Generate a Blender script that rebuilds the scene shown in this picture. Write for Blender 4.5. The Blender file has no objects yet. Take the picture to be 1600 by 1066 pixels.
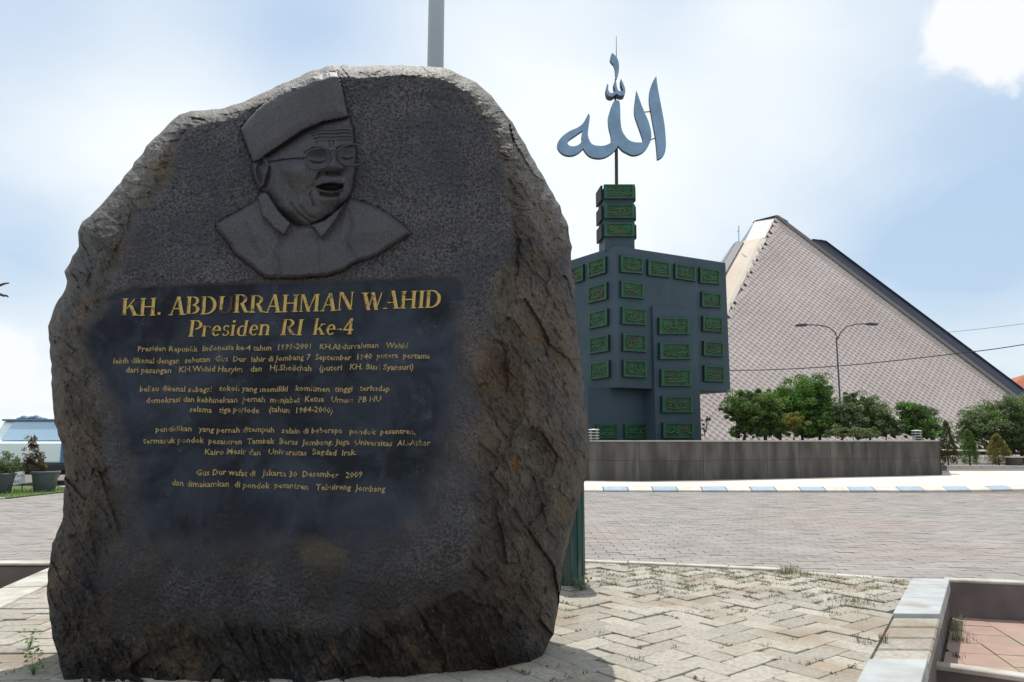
import bpy, bmesh, math, random
import numpy as np
from mathutils import Vector, noise as mnoise

R = math.radians
scene = bpy.context.scene
COL = scene.collection
rnd = random.Random(7)

# ------------------------------------------------------------------ camera
EYE = 1.4
PITCH = R(7.59)
FPX = 1600 * 26 / 36
cam_d = bpy.data.cameras.new('camera')
cam_d.lens = 26; cam_d.sensor_width = 36; cam_d.clip_end = 5000; cam_d.clip_start = 0.05
cam = bpy.data.objects.new('camera', cam_d); COL.objects.link(cam)
cam.location = (0, 0, EYE); cam.rotation_euler = (R(90) + PITCH, 0, 0)
scene.camera = cam

# ------------------------------------------------------------------ light
SV = Vector((-0.05, 0.40, 1.0)).normalized()          # direction towards the sun
SUN_EL = math.asin(SV.z); SUN_AZ = math.atan2(SV.x, SV.y)
sun_d = bpy.data.lights.new('sun', 'SUN'); sun_d.energy = 4.3; sun_d.angle = R(0.53); sun_d.color = (1, 0.955, 0.88)
sun = bpy.data.objects.new('sun', sun_d); COL.objects.link(sun)
sun.rotation_euler = SV.to_track_quat('Z', 'Y').to_euler(); sun.location = (0, 0, 40)

def direction(px, py):
    cx = (px - 800) / FPX; cy = -(py - 533) / FPX
    return np.array([cx, math.cos(PITCH) - cy * math.sin(PITCH), math.sin(PITCH) + cy * math.cos(PITCH)])
def at(px, py, Y):
    d = direction(px, py); t = Y / d[1]
    return Vector((d[0] * t, Y, EYE + d[2] * t))
def gr(px, py, z=0.0):
    d = direction(px, py); t = (z - EYE) / d[2]
    return Vector((d[0] * t, d[1] * t, z))

W = bpy.data.worlds.new('World'); scene.world = W; W.use_nodes = True
nt = W.node_tree; nt.nodes.clear()
def N(nt, typ, **kw):
    n = nt.nodes.new(typ)
    for k, v in kw.items():
        if k.startswith('i_'):
            n.inputs[int(k[2:])].default_value = v
        else: setattr(n, k, v)
    return n
def L(nt, a, b): nt.links.new(a, b)
def build_world():
    out = N(nt, 'ShaderNodeOutputWorld'); bg = N(nt, 'ShaderNodeBackground'); bg.inputs[1].default_value = 0.10
    sky = N(nt, 'ShaderNodeTexSky', sky_type='NISHITA', sun_disc=False, sun_elevation=SUN_EL, sun_rotation=SUN_AZ)
    sky.air_density = 1.0; sky.dust_density = 2.2; sky.ozone_density = 1.2
    tc = N(nt, 'ShaderNodeTexCoord')
    vec = tc.outputs['Generated']
    def m(op, a, b=None, c=None, clamp=False):
        n = N(nt, 'ShaderNodeMath', operation=op, use_clamp=clamp)
        for i, v in enumerate((a, b, c)):
            if v is None: continue
            if isinstance(v, (int, float)): n.inputs[i].default_value = v
            else: L(nt, v, n.inputs[i])
        return n.outputs[0]
    nrm = N(nt, 'ShaderNodeVectorMath', operation='NORMALIZE'); L(nt, vec, nrm.inputs[0])
    dirv = nrm.outputs[0]
    # cloud layer seen on a flat sheet: project the direction on a plane high above
    sep = N(nt, 'ShaderNodeSeparateXYZ'); L(nt, dirv, sep.inputs[0])
    zz = m('ADD', m('MAXIMUM', sep.outputs[2], 0.0), 0.22)
    cmb = N(nt, 'ShaderNodeCombineXYZ')
    L(nt, m('DIVIDE', sep.outputs[0], zz), cmb.inputs[0]); L(nt, m('DIVIDE', sep.outputs[1], zz), cmb.inputs[1])
    n1 = N(nt, 'ShaderNodeTexNoise', noise_dimensions='3D'); L(nt, cmb.outputs[0], n1.inputs['Vector'])
    n1.inputs['Scale'].default_value = 0.85; n1.inputs['Detail'].default_value = 6; n1.inputs['Roughness'].default_value = 0.5
    n1.inputs['Distortion'].default_value = 0.35
    n2 = N(nt, 'ShaderNodeTexNoise', noise_dimensions='3D'); L(nt, dirv, n2.inputs['Vector'])
    n2.inputs['Scale'].default_value = 13.0; n2.inputs['Detail'].default_value = 9; n2.inputs['Roughness'].default_value = 0.6; n2.inputs['Distortion'].default_value = .3
    def lobe(px, py, width, amp):
        d = Vector(direction(px, py)).normalized()
        dt = N(nt, 'ShaderNodeVectorMath', operation='DOT_PRODUCT'); L(nt, dirv, dt.inputs[0]); dt.inputs[1].default_value = d
        # gaussian of the angle
        e = m('MULTIPLY', m('SUBTRACT', 1.0, dt.outputs['Value']), -1.0 / (1 - math.cos(R(width))))
        return m('MULTIPLY', m('POWER', 2.71828, e), amp)
    base = m('MULTIPLY', m('SUBTRACT', n1.outputs[0], 0.5), 2.0)
    acc = m('ADD', base, 0.54)
    for a in ((260, 250, 10, .55), (760, 120, 9, .30), (930, 330, 8, .55), (1250, 200, 8, .30), (1180, 60, 6, .2), (60, 640, 5, .4),
              (470, 30, 7, -.50), (40, 30, 7, -.45), (60, 400, 3.5, -.40), (1560, 220, 8, -.33), (1450, 470, 7, -.30), (1340, 90, 6, -.2), (1050, 10, 4, -.2)):
        acc = m('ADD', acc, lobe(*a))
    thin = m('ADD', acc, 0.0, clamp=True)
    # two cumulus with crisp edges
    cum = m('ADD', lobe(1580, 0, 4.4, .95), lobe(1490, 50, 2.6, .6)); cum = m('ADD', cum, lobe(1580, 90, 2.4, .5))
    cum = m('ADD', cum, lobe(-10, 540, 2.6, .9)); cum = m('ADD', cum, lobe(30, 610, 2.6, .7)); cum = m('ADD', cum, lobe(-5, 390, 1.2, .55))
    edge = m('ADD', cum, m('MULTIPLY', m('SUBTRACT', n2.outputs[0], 0.5), 1.5))
    cumk = N(nt, 'ShaderNodeMapRange', interpolation_type='SMOOTHSTEP'); L(nt, edge, cumk.inputs[0])
    cumk.inputs[1].default_value = 0.40; cumk.inputs[2].default_value = 0.80
    mix1 = N(nt, 'ShaderNodeMix', data_type='RGBA'); L(nt, thin, mix1.inputs[0])
    veil = N(nt, 'ShaderNodeMix', data_type='RGBA'); veil.inputs[0].default_value = 0.57
    L(nt, sky.outputs[0], veil.inputs[6]); veil.inputs[7].default_value = (6.5, 8.6, 10.9, 1)      # thin high veil over the blue
    L(nt, veil.outputs[2], mix1.inputs[6]); mix1.inputs[7].default_value = (9.6, 10.15, 10.4, 1)
    mix2 = N(nt, 'ShaderNodeMix', data_type='RGBA'); L(nt, cumk.outputs[0], mix2.inputs[0])
    L(nt, mix1.outputs[2], mix2.inputs[6]); mix2.inputs[7].default_value = (9.6, 9.9, 10.1, 1)
    L(nt, mix2.outputs[2], bg.inputs[0]); L(nt, bg.outputs[0], out.inputs[0])
build_world()
vs = scene.view_settings
vs.view_transform = 'Standard'; vs.look = 'None'; vs.exposure = 0.0; vs.gamma = 1; vs.use_curve_mapping = False

# ------------------------------------------------------------------ materials
def mat(name, c1, c2=None, scale=8.0, rough=0.8, bump=0.0, bscale=None, metal=0.0, island=0.0, detail=6, spec=0.4, c3=None, s3=1.0, dist=0.01, stretch=None, obj_rand=0.0, lo=.35, hi=.65):
    m = bpy.data.materials.new(name); m.use_nodes = True
    t = m.node_tree; p = t.nodes['Principled BSDF']
    p.inputs['Roughness'].default_value = rough; p.inputs['Metallic'].default_value = metal
    p.inputs['Specular IOR Level'].default_value = spec
    geo = N(t, 'ShaderNodeNewGeometry'); pos = geo.outputs['Position']
    if stretch:
        mp = N(t, 'ShaderNodeMapping'); L(t, pos, mp.inputs[0]); mp.inputs['Scale'].default_value = stretch; pos = mp.outputs[0]
    col = None
    if c2 is not None:
        n = N(t, 'ShaderNodeTexNoise'); L(t, pos, n.inputs['Vector']); n.inputs['Scale'].default_value = scale; n.inputs['Detail'].default_value = detail
        mr = N(t, 'ShaderNodeMapRange'); L(t, n.outputs[0], mr.inputs[0]); mr.inputs[1].default_value = lo; mr.inputs[2].default_value = hi
        mx = N(t, 'ShaderNodeMix', data_type='RGBA'); L(t, mr.outputs[0], mx.inputs[0])
        mx.inputs[6].default_value = (*c1, 1); mx.inputs[7].default_value = (*c2, 1); col = mx.outputs[2]
        if c3 is not None:
            n3 = N(t, 'ShaderNodeTexNoise'); L(t, pos, n3.inputs['Vector']); n3.inputs['Scale'].default_value = s3; n3.inputs['Detail'].default_value = 5
            r3 = N(t, 'ShaderNodeMapRange'); L(t, n3.outputs[0], r3.inputs[0]); r3.inputs[1].default_value = .5; r3.inputs[2].default_value = .68
            m3 = N(t, 'ShaderNodeMix', data_type='RGBA'); L(t, r3.outputs[0], m3.inputs[0]); L(t, col, m3.inputs[6]); m3.inputs[7].default_value = (*c3, 1); col = m3.outputs[2]
    if island or obj_rand:
        add = None
        hs = N(t, 'ShaderNodeHueSaturation')
        if col is not None: L(t, col, hs.inputs['Color'])
        else: hs.inputs['Color'].default_value = (*c1, 1)
        mr = N(t, 'ShaderNodeMapRange')
        if obj_rand:
            oi = N(t, 'ShaderNodeObjectInfo'); ad = N(t, 'ShaderNodeMath', operation='ADD'); L(t, oi.outputs['Random'], ad.inputs[0]); L(t, geo.outputs['Random Per Island'], ad.inputs[1])
            fr = N(t, 'ShaderNodeMath', operation='FRACT'); L(t, ad.outputs[0], fr.inputs[0]); L(t, fr.outputs[0], mr.inputs[0])
        else: L(t, geo.outputs['Random Per Island'], mr.inputs[0])
        k = island or obj_rand
        mr.inputs[3].default_value = 1 - k; mr.inputs[4].default_value = 1 + k
        L(t, mr.outputs[0], hs.inputs['Value']); col = hs.outputs[0]
    if col is not None: L(t, col, p.inputs['Base Color'])
    else: p.inputs['Base Color'].default_value = (*c1, 1)
    if bump:
        nb = N(t, 'ShaderNodeTexNoise'); L(t, pos, nb.inputs['Vector']); nb.inputs['Scale'].default_value = bscale or scale * 3; nb.inputs['Detail'].default_value = 8
        nb.inputs['Roughness'].default_value = 0.6
        b = N(t, 'ShaderNodeBump'); b.inputs['Strength'].default_value = bump; b.inputs['Distance'].default_value = dist
        L(t, nb.outputs[0], b.inputs['Height']); L(t, b.outputs[0], p.inputs['Normal'])
    return m

# ------------------------------------------------------------------ mesh helpers
class MB:
    def __init__(s): s.v = []; s.f = []; s.mi = []; s.cur = 0
    def face(s, pts):
        b = len(s.v); s.v.extend([tuple(p) for p in pts]); s.f.append(tuple(range(b, b + len(pts)))); s.mi.append(s.cur)
    def add(s, vs_, fs):
        b = len(s.v); s.v.extend([tuple(p) for p in vs_])
        for f in fs: s.f.append(tuple(i + b for i in f)); s.mi.append(s.cur)
    def box(s, c, size, rz=0, jit=0):
        hx, hy, hz = size[0] / 2, size[1] / 2, size[2] / 2
        ca, sa = math.cos(rz), math.sin(rz); P = []
        for dz in (-hz, hz):
            for dx, dy in ((-hx, -hy), (hx, -hy), (hx, hy), (-hx, hy)):
                dx += rnd.uniform(-jit, jit); dy += rnd.uniform(-jit, jit)
                P.append((c[0] + dx * ca - dy * sa, c[1] + dx * sa + dy * ca, c[2] + dz))
        s.add(P, [(0, 3, 2, 1), (4, 5, 6, 7), (0, 1, 5, 4), (1, 2, 6, 5), (2, 3, 7, 6), (3, 0, 4, 7)])
    def slab(s, poly, z0, z1):
        n = len(poly)
        P = [(p[0], p[1], z0) for p in poly] + [(p[0], p[1], z1) for p in poly]
        F = [tuple(range(n - 1, -1, -1)), tuple(range(n, 2 * n))]
        for i in range(n): j = (i + 1) % n; F.append((i, j, n + j, n + i))
        s.add(P, F)
    def prism(s, poly3, off):
        """closed prism from a planar 3D polygon swept along off"""
        n = len(poly3); off = Vector(off)
        P = [Vector(p) for p in poly3] + [Vector(p) + off for p in poly3]
        F = [tuple(range(n)), tuple(range(2 * n - 1, n - 1, -1))]
        for i in range(n): j = (i + 1) % n; F.append((j, i, n + i, n + j))
        s.add(P, F)
    def tube(s, pts, r, n=8, cap=True):
        pts = [Vector(p) for p in pts]; rs = r if isinstance(r, (list, tuple)) else [r] * len(pts)
        P = []; F = []
        for i, p in enumerate(pts):
            d = (pts[min(i + 1, len(pts) - 1)] - pts[max(i - 1, 0)]).normalized()
            a = d.cross(Vector((0, 0, 1)))
            if a.length < .01: a = d.cross(Vector((0, 1, 0)))
            a.normalize(); b = d.cross(a).normalized()
            for k in range(n):
                t = 2 * math.pi * k / n; P.append(p + (a * math.cos(t) + b * math.sin(t)) * rs[i])
        for i in range(len(pts) - 1):
            for k in range(n):
                F.append((i * n + k, i * n + (k + 1) % n, (i + 1) * n + (k + 1) % n, (i + 1) * n + k))
        if cap: F.append(tuple(range(n))[::-1]); F.append(tuple(range((len(pts) - 1) * n, len(pts) * n)))
        s.add(P, F)
    def lathe(s, prof, c, n=24):
        P = []; F = []
        for r_, z in prof:
            for k in range(n): t = 2 * math.pi * k / n; P.append((c[0] + r_ * math.cos(t), c[1] + r_ * math.sin(t), c[2] + z))
        for i in range(len(prof) - 1):
            for k in range(n): F.append((i * n + k, i * n + (k + 1) % n, (i + 1) * n + (k + 1) % n, (i + 1) * n + k))
        s.add(P, F)
    def mesh(s, name, mats):
        me = bpy.data.meshes.new(name); me.from_pydata(s.v, [], s.f); me.update()
        for m in (mats if isinstance(mats, (list, tuple)) else [mats]): me.materials.append(m)
        if any(s.mi): me.polygons.foreach_set('material_index', s.mi)
        return me
    def build(s, name, mats, parent=None, kind=None, bevel=0, smooth=False, recalc=True):
        me = s.mesh(name, mats)
        if recalc or bevel:
            bm = bmesh.new(); bm.from_mesh(me)
            bmesh.ops.recalc_face_normals(bm, faces=bm.faces)
            if bevel: bmesh.ops.bevel(bm, geom=bm.edges[:], offset=bevel, segments=1, affect='EDGES')
            bm.to_mesh(me); bm.free()
        if smooth: me.polygons.foreach_set('use_smooth', [True] * len(me.polygons))
        return link(name, me, parent, kind)
def link(name, me, parent=None, kind=None, loc=None, rz=0):
    o = bpy.data.objects.new(name, me); COL.objects.link(o)
    if parent is not None:
        o.parent = parent
        if loc is None: o.matrix_parent_inverse = PINV.get(parent.name, parent.matrix_basis.inverted())
    if loc is not None: o.location = loc; o.rotation_euler = (0, 0, rz)
    if kind: o['kind'] = kind
    return o
PINV = {}
def thing(name, label, cat, loc=(0, 0, 0), group=None, rz=0):
    o = bpy.data.objects.new(name, None); COL.objects.link(o); o.location = loc; o.rotation_euler = (0, 0, rz); o.empty_display_size = .2
    o['label'] = label; o['category'] = cat
    if group: o['group'] = group
    bpy.context.view_layer.update()
    return o
def tag(o, label, cat, group=None):
    o['label'] = label; o['category'] = cat
    if group: o['group'] = group
    return o

# ================================================================== GROUND
ZR = -0.16                       # road level; the raised forecourt is z = 0
m_ground = mat('bare_ground', (.24, .22, .18), (.30, .28, .23), scale=.6, rough=.95, bump=.4, bscale=9)
m_bed = mat('sand_joint', (.20, .18, .13), (.30, .27, .20), scale=9, rough=1, bump=.6, bscale=60, c3=(.11, .13, .04), s3=2.5)
m_roadbed = mat('road_joint_sand', (.13, .115, .105), (.19, .17, .155), scale=6, rough=1, bump=.4, bscale=50)

HX0, HX1, HY0, HY1 = -16, 16, -5, 9.6       # cut-out for the forecourt and its sunken beds
mb = MB(); zg = ZR - .09
for x0, x1, y0, y1 in ((-900, 900, -300, HY0), (-900, 900, HY1, 2500), (-900, HX0, HY0, HY1), (HX1, 900, HY0, HY1)):
    mb.face([(x0, y0, zg), (x1, y0, zg), (x1, y1, zg), (x0, y1, zg)])
mb.build('ground', m_ground, kind='structure', recalc=False)

# key points
KTL = gr(1425, 907); KBL = gr(1340, 1066)                   # right kerb, forecourt side
KTR = gr(1484, 908); KBR = gr(1441, 1066)                   # right kerb, pit side
BK0 = gr(905, 878); BK1 = gr(1222, 893); BK2 = gr(1425, 907)   # rear edge of forecourt
kdir = (KTL - KBL).normalized(); kdir2 = (KTR - KBR).normalized()
KBL2 = KBL - kdir * .5; KBR2 = KBR - kdir2 * .5
KBL3 = Vector((KBL2.x, -5, 0)); KBR3 = Vector((KBR2.x, -5, 0))
LK0 = gr(0, 932); LK1 = gr(78, 896)
ldir = (LK1 - LK0).normalized(); LKb = LK0 - ldir * 12
LI0 = gr(0, 914); LI1 = gr(78, 888.5); LIb = LI0 - ldir * 12
LW1 = gr(90, 884); LWY = LW1.y                               # far wall of the left bed
RW0 = KTR + Vector((0, .06, 0)); RW1 = gr(1600, 911); rwd = (RW1 - RW0).normalized(); RWe = RW0 + rwd * 11.4
backY = BK0.y
mb = MB()
mb.face([(-60, LWY, ZR - .03), (LW1.x, LWY, ZR - .03), (BK0.x, BK0.y, ZR - .03), (BK1.x, BK1.y, ZR - .03), (BK2.x, BK2.y, ZR - .03),
         (RW0.x, RW0.y, ZR - .03), (RWe.x, RWe.y, ZR - .03), (70, RWe.y, ZR - .03), (70, 70, ZR - .03), (-60, 70, ZR - .03)])
road = mb.build('road', m_roadbed, kind='structure', recalc=False)
roadlim = [(-60, LWY + .05), (LW1.x, LWY + .05), (BK0.x, BK0.y + .05), (BK1.x, BK1.y + .05), (BK2.x, BK2.y + .05), (RW0.x, RW0.y + .12), (RWe.x, RWe.y + .12), (70, RWe.y), (70, 22.7), (-60, 22.7)]

# ---- forecourt (raised) bed
forepoly = [(LKb.x, LKb.y), (KBL3.x, KBL3.y), (KBL2.x, KBL2.y), (KTL.x, KTL.y), (BK1.x, BK1.y), (BK0.x, BK0.y), (LW1.x, LWY), (LK1.x, LK1.y)]
mb = MB(); mb.slab(forepoly, -.9, -.028)
fore = mb.build('forecourt', m_bed, kind='structure')

def inpoly(x, y, poly):
    c = False; n = len(poly); j = n - 1
    for i in range(n):
        xi, yi = poly[i][0], poly[i][1]; xj, yj = poly[j][0], poly[j][1]
        if (yi > y) != (yj > y) and x < (xj - xi) * (y - yi) / (yj - yi) + xi: c = not c
        j = i
    return c

m_paver = mat('weathered_paver', (.262, .240, .200), (.372, .346, .296), scale=30.0, rough=.92, bump=1.0, bscale=38, detail=10, lo=.3, hi=.62, obj_rand=.17, c3=(.26, .20, .145), s3=1.3, dist=.008)
m_roadpaver = mat('road_paver', (.232, .212, .196), (.285, .262, .244), scale=1.3, rough=.9, bump=.35, bscale=60, obj_rand=.09, c3=(.28, .232, .212), s3=.22, dist=.005)
PL, PW, PH = .37, .185, .05
def paver_mesh(name, l, w, m, seed):
    r = random.Random(seed); g = .003
    hx, hy = l / 2 - g, w / 2 - g; b = .004
    pts = []
    for (cx, cy) in ((-hx, -hy), (hx, -hy), (hx, hy), (-hx, hy)):
        sx = 1 if cx > 0 else -1; sy = 1 if cy > 0 else -1; k = r.uniform(.006, .026)
        a = (cx - sx * k, cy + r.uniform(-.003, .003)); c_ = (cx + r.uniform(-.003, .003), cy - sy * k * .8)
        pts += [c_, a] if sx * sy > 0 else [a, c_]
    # order them round the outline
    pts.sort(key=lambda p: math.atan2(p[1] / w, p[0] / l))
    n = len(pts); P = [(x, y, -PH) for x, y in pts] + [(x, y, -b) for x, y in pts] + [(x * (1 - b * 1.6 / l), y * (1 - b * 1.6 / w), r.uniform(-.001, .001)) for x, y in pts]
    F = [tuple(range(2 * n, 3 * n))]
    for i in range(n):
        j = (i + 1) % n; F += [(i, j, n + j, n + i), (n + i, n + j, 2 * n + j, 2 * n + i)]
    me = bpy.data.meshes.new(name); me.from_pydata(P, [], F); me.update(); me.materials.append(m); return me
def lay(cells, meshes, parent, z, name='paver', limit=300, tilt=.008, zj=.0025, meshname='paver_mass'):
    """cells: (x, y, rz). nearest `limit` in view become objects, the rest one joined mesh"""
    vis = []
    for c in cells:
        d = Vector((c[0], c[1], z - EYE)); cz = d.y * math.cos(PITCH) + d.z * math.sin(PITCH)
        if cz < .5: vis.append((1e3, c)); continue
        px = 800 + FPX * d.x / cz; py = 533 - FPX * (-d.y * math.sin(PITCH) + d.z * math.cos(PITCH)) / cz
        hid = (85 < px < 895 and py > 690) or px < -40 or px > 1640 or py > 1100
        vis.append((d.length + (1e3 if hid else 0), c))
    vis.sort(key=lambda t: t[0])
    V = []; F = []
    r = random.Random(3)
    data = [(np.array([v.co[:] for v in m.vertices]), [tuple(p.vertices) for p in m.polygons]) for m in meshes]
    for i, (dist, c) in enumerate(vis):
        if dist > 2e3: continue
        k = r.randrange(len(meshes)); tx, ty = r.gauss(0, tilt), r.gauss(0, tilt); dz = r.gauss(0, zj); fl = math.pi * r.randrange(2)
        if i < limit and dist < 900:
            o = bpy.data.objects.new(name, meshes[k]); COL.objects.link(o); o.parent = parent
            o.location = (c[0], c[1], z + dz); o.rotation_euler = (tx, ty, c[2] + fl)
        elif dist < 45 or dist >= 1e3:
            P, fs = data[k]; a = c[2] + fl; ca, sa = math.cos(a), math.sin(a)
            X = P[:, 0] * ca - P[:, 1] * sa + c[0]; Y = P[:, 0] * sa + P[:, 1] * ca + c[1]; Z = P[:, 2] + z + dz + P[:, 1] * tx + P[:, 0] * ty
            b = len(V); V.extend(zip(X.tolist(), Y.tolist(), Z.tolist())); F.extend([tuple(q + b for q in f) for f in fs])
    if V:
        me = bpy.data.meshes.new(meshname); me.from_pydata(V, [], F); me.update(); me.materials.append(meshes[0].materials[0])
        o = bpy.data.objects.new(meshname, me); COL.objects.link(o); o.parent = parent; o['kind'] = 'stuff'
pv = [paver_mesh('paver', PL, PW, m_paver, i) for i in range(6)]
cells = []; clipcells = []
A45 = R(38)
ca, sa = math.cos(A45), math.sin(A45)
fore_in = [tuple(Vector(p)) for p in forepoly]
def infore(x, y, m=.08):
    return all(inpoly(x + dx, y + dy, fore_in) for dx, dy in ((m, 0), (-m, 0), (0, m), (0, -m)))
# herringbone: L = 2W lattice
for i in range(-60, 60):
    for j in range(-60, 60):
        # unit: horizontal brick at (i + j?) using classic lattice vectors (W,W) and (2W,-2W)... built by steps
        ox = i * PW + j * 2 * PW; oy = i * PW - j * 2 * PW
        for (bx, by, rz) in ((ox + PW, oy + PW / 2, 0), (ox + 2.5 * PW, oy, math.pi / 2)):
            x = bx * ca - by * sa; y = bx * sa + by * ca + 6
            if x > -1.6 and y > 1.5 and y < 10:
                if infore(x, y, .215): cells.append((x, y, rz + A45))
                elif infore(x, y, -.2) or infore(x, y, .01): clipcells.append((x, y, rz + A45))
                else: clipcells.append((x, y, rz + A45))
# left part laid in straight rows
row = 0; y = 3.0
while y < backY:
    x = -7.5 + (row % 2) * .15
    while x < -1.75:
        if infore(x, y, .10): cells.append((x, y, R(3)))
        x += PL
    y += PW; row += 1
HERR = [c for c in cells + clipcells if c[0] > -1.6]
lay(cells, pv, fore, 0.0, meshname='paver_mass', limit=250, zj=.0042, tilt=.012)
def clip_poly(poly, a, b):
    # keep the part of poly left of a->b
    out = []
    def sd(p): return (b[0] - a[0]) * (p[1] - a[1]) - (b[1] - a[1]) * (p[0] - a[0])
    for i in range(len(poly)):
        p, q = poly[i], poly[(i + 1) % len(poly)]; sp, sq = sd(p), sd(q)
        if sp >= 0: out.append(p)
        if sp * sq < 0: t = sp / (sp - sq); out.append((p[0] + (q[0] - p[0]) * t, p[1] + (q[1] - p[1]) * t))
    return out
def area(p): return abs(sum(p[i - 1][0] * p[i][1] - p[i][0] * p[i - 1][1] for i in range(len(p)))) / 2
def cut_pavers(cells, l, w, edges, z, m, parent, name, keep):
    for (x, y, rz) in cells:
        if not keep(x, y): continue
        ca_, sa_ = math.cos(rz), math.sin(rz); hx, hy = l / 2 - .004, w / 2 - .004
        poly = [(x + u * ca_ - v * sa_, y + u * sa_ + v * ca_) for u, v in ((-hx, -hy), (hx, -hy), (hx, hy), (-hx, hy))]
        a0 = area(poly)
        for a, b in edges:
            poly = clip_poly(poly, a, b)
            if len(poly) < 3: break
        if len(poly) < 3 or area(poly) < .06 * a0: continue
        mb = MB(); mb.slab(poly, z - .05, z + rnd.uniform(-.003, .002)); mb.build(name, m, parent)
_k = (KBL - KTL).normalized() * .0; _e = [((KBL2.x - .006, KBL2.y), (KTL.x - .006, KTL.y)), ((BK2.x, BK2.y - .004), (BK1.x, BK1.y - .004)), ((BK1.x, BK1.y - .004), (BK0.x, BK0.y - .004))]
cut_pavers(clipcells, PL, PW, _e, 0.0, m_paver, fore, 'paver', lambda x, y: x > .4 and y > 4.3)
# road pavers, running bond, with a border course of larger slabs along the forecourt
rp = [paver_mesh('road_paver', .34, .17, m_roadpaver, 20 + i) for i in range(5)]
cells = []
y = 5.0; row = 0
while y < 22.7:
    x = -24 + (row % 2) * .17
    while x < 24:
        x2 = x; y2 = y - .055 * x
        if abs(x2) < .95 * y2 + 2.5 and inpoly(x2, y2 - .12, roadlim) and inpoly(x2, y2 + .1, roadlim): cells.append((x2, y2, -.055))
        x += .34
    y += .17; row += 1
lay(cells, rp, road, ZR, name='road_paver', meshname='road_paver_mass', tilt=.006, zj=.002)

# ---- kerbs, walls and sunken beds
m_kerbw = mat('limewashed_kerb', (.50, .48, .43), (.38, .36, .31), scale=6, rough=.85, bump=.4, bscale=40, c3=(.28, .26, .21), s3=2.5)
m_coping = mat('grey_coping', (.33, .345, .345), (.41, .425, .425), scale=4, rough=.75, bump=.2, bscale=60, c3=(.29, .285, .26), s3=3)
m_darkwall = mat('bed_wall_render', (.17, .14, .13), (.11, .09, .085), scale=2.5, rough=.95, bump=.4, bscale=25)
m_pink = mat('pink_bed_paver', (.30, .20, .165), (.36, .255, .21), scale=3, rough=.9, bump=.4, bscale=40, obj_rand=.08, c3=(.30, .26, .17), s3=1.6)
m_soil = mat('bed_soil', (.14, .11, .08), (.2, .16, .11), scale=3, rough=1, bump=.6, bscale=20)
mb = MB()
for x0, x1 in ((HX0, HX1),):
    mb.face([(x0, HY0, -.95), (x1, HY0, -.95), (x1, HY1, -.95), (x0, HY1, -.95)])
mb.build('bed_soil', m_soil, kind='structure', recalc=False)
mb = MB(); mb.slab([(HX0, HY0), (LIb.x, LIb.y), (LI1.x - .02, LI1.y), (LW1.x - .1, LWY - .02), (HX0, LWY - .02)], -.9, -.38)
mb.build('sunken_bed_floor', m_soil, kind='structure')

# rear kerb of the forecourt
kb = thing('forecourt_kerb', 'worn white kerb stones edging the paved forecourt', 'kerb', (BK0.x, BK0.y, 0))
def kerbrun(p, q, w, h, top, parent, m, name='kerb_stone', step=.6, gap=.012, inset=0.0):
    p = Vector(p); q = Vector(q); d = (q - p); Ln = d.length; d.normalize(); nrm = Vector((-d.y, d.x, 0)); k = max(1, round(Ln / step))
    for i in range(k):
        a = p + d * (Ln * i / k + gap / 2); b = p + d * (Ln * (i + 1) / k - gap / 2)
        j = rnd.uniform(-.006, .006); t = top + rnd.uniform(-.006, .004)
        mb = MB(); mb.slab([(a.x + nrm.x * j, a.y + nrm.y * j), (b.x + nrm.x * j, b.y + nrm.y * j), (b.x + nrm.x * w, b.y + nrm.y * w), (a.x + nrm.x * w, a.y + nrm.y * w)], top - h, t)
        mb.build(name, m, parent, bevel=.008)
kerbrun((LW1.x + .25, LWY + .0, 0), (BK0.x, BK0.y, 0), .12, .3, .015, kb, m_kerbw)
kerbrun(BK0, BK1, .12, .3, .02, kb, m_kerbw)
kerbrun(BK1 + Vector((.16, -.05, 0)), BK2, .13, .3, -.004, kb, m_kerbw, step=.35)
# left bed
lb = thing('left_bed_wall'.replace('left_', 'sunken_'), 'white topped low wall round the dark sunken bed left of the boulder', 'planter wall', (LK1.x, LK1.y, 0))
kerbrun(LIb, LI1 + Vector((0, 0, 0)), -(LI0 - LK0).length * .55, .9, .02, lb, m_kerbw, name='kerb_stone', step=1.2)
mb = MB(); mb.slab([(HX0, LWY), (LW1.x, LWY), (LW1.x, LWY + .16), (HX0, LWY + .16)], -.9, -.012); mb.build('wall_face', m_darkwall, lb)
kerbrun((HX0, LWY - .015, 0), (LW1.x, LWY - .015, 0), .19, .03, .03, lb, m_kerbw, name='coping', step=1.5)
# right bed
rb = thing('sunken_bed_wall', 'low wall with broad grey coping slabs round the pink paved sunken bed at right', 'planter wall', (KTR.x, KTR.y, 0))
def quad_part(name, a, b, c, d, z0, z1, m, parent, bev=.006):
    mb = MB(); mb.slab([(p[0], p[1]) for p in (a, b, c, d)], z0, z1); return mb.build(name, m, parent, bevel=bev)
def kl(t): return KTL + (KBL - KTL) * t
def kr(t): return KTR + (KBR - KTR) * t
def tt(y):                                            # parameter along the kerb of a photo row
    t = (gr(1400, y).y - KTL.y) / (KBL.y - KTL.y); return t
t1, t2 = tt(963), tt(1033)
n1 = 5
for i in range(n1):                                   # smooth coping slabs
    a = t1 * i / n1; b = t1 * (i + 1) / n1 - .0015
    quad_part('coping_slab', kl(a), kl(b), kr(b), kr(a), -.1, .022 + rnd.uniform(-.002, .002), m_coping, rb, .004)
for i in range(4):                                    # worn blocks
    a = t1 + .004 + (t2 - t1) * i / 4; b = t1 + (t2 - t1) * (i + 1) / 4 - .006
    quad_part('coping_block', kl(a), kl(b), kr(b), kr(a), -.1, -.012 + rnd.uniform(-.004, .004), m_paver, rb, .012)
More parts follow.
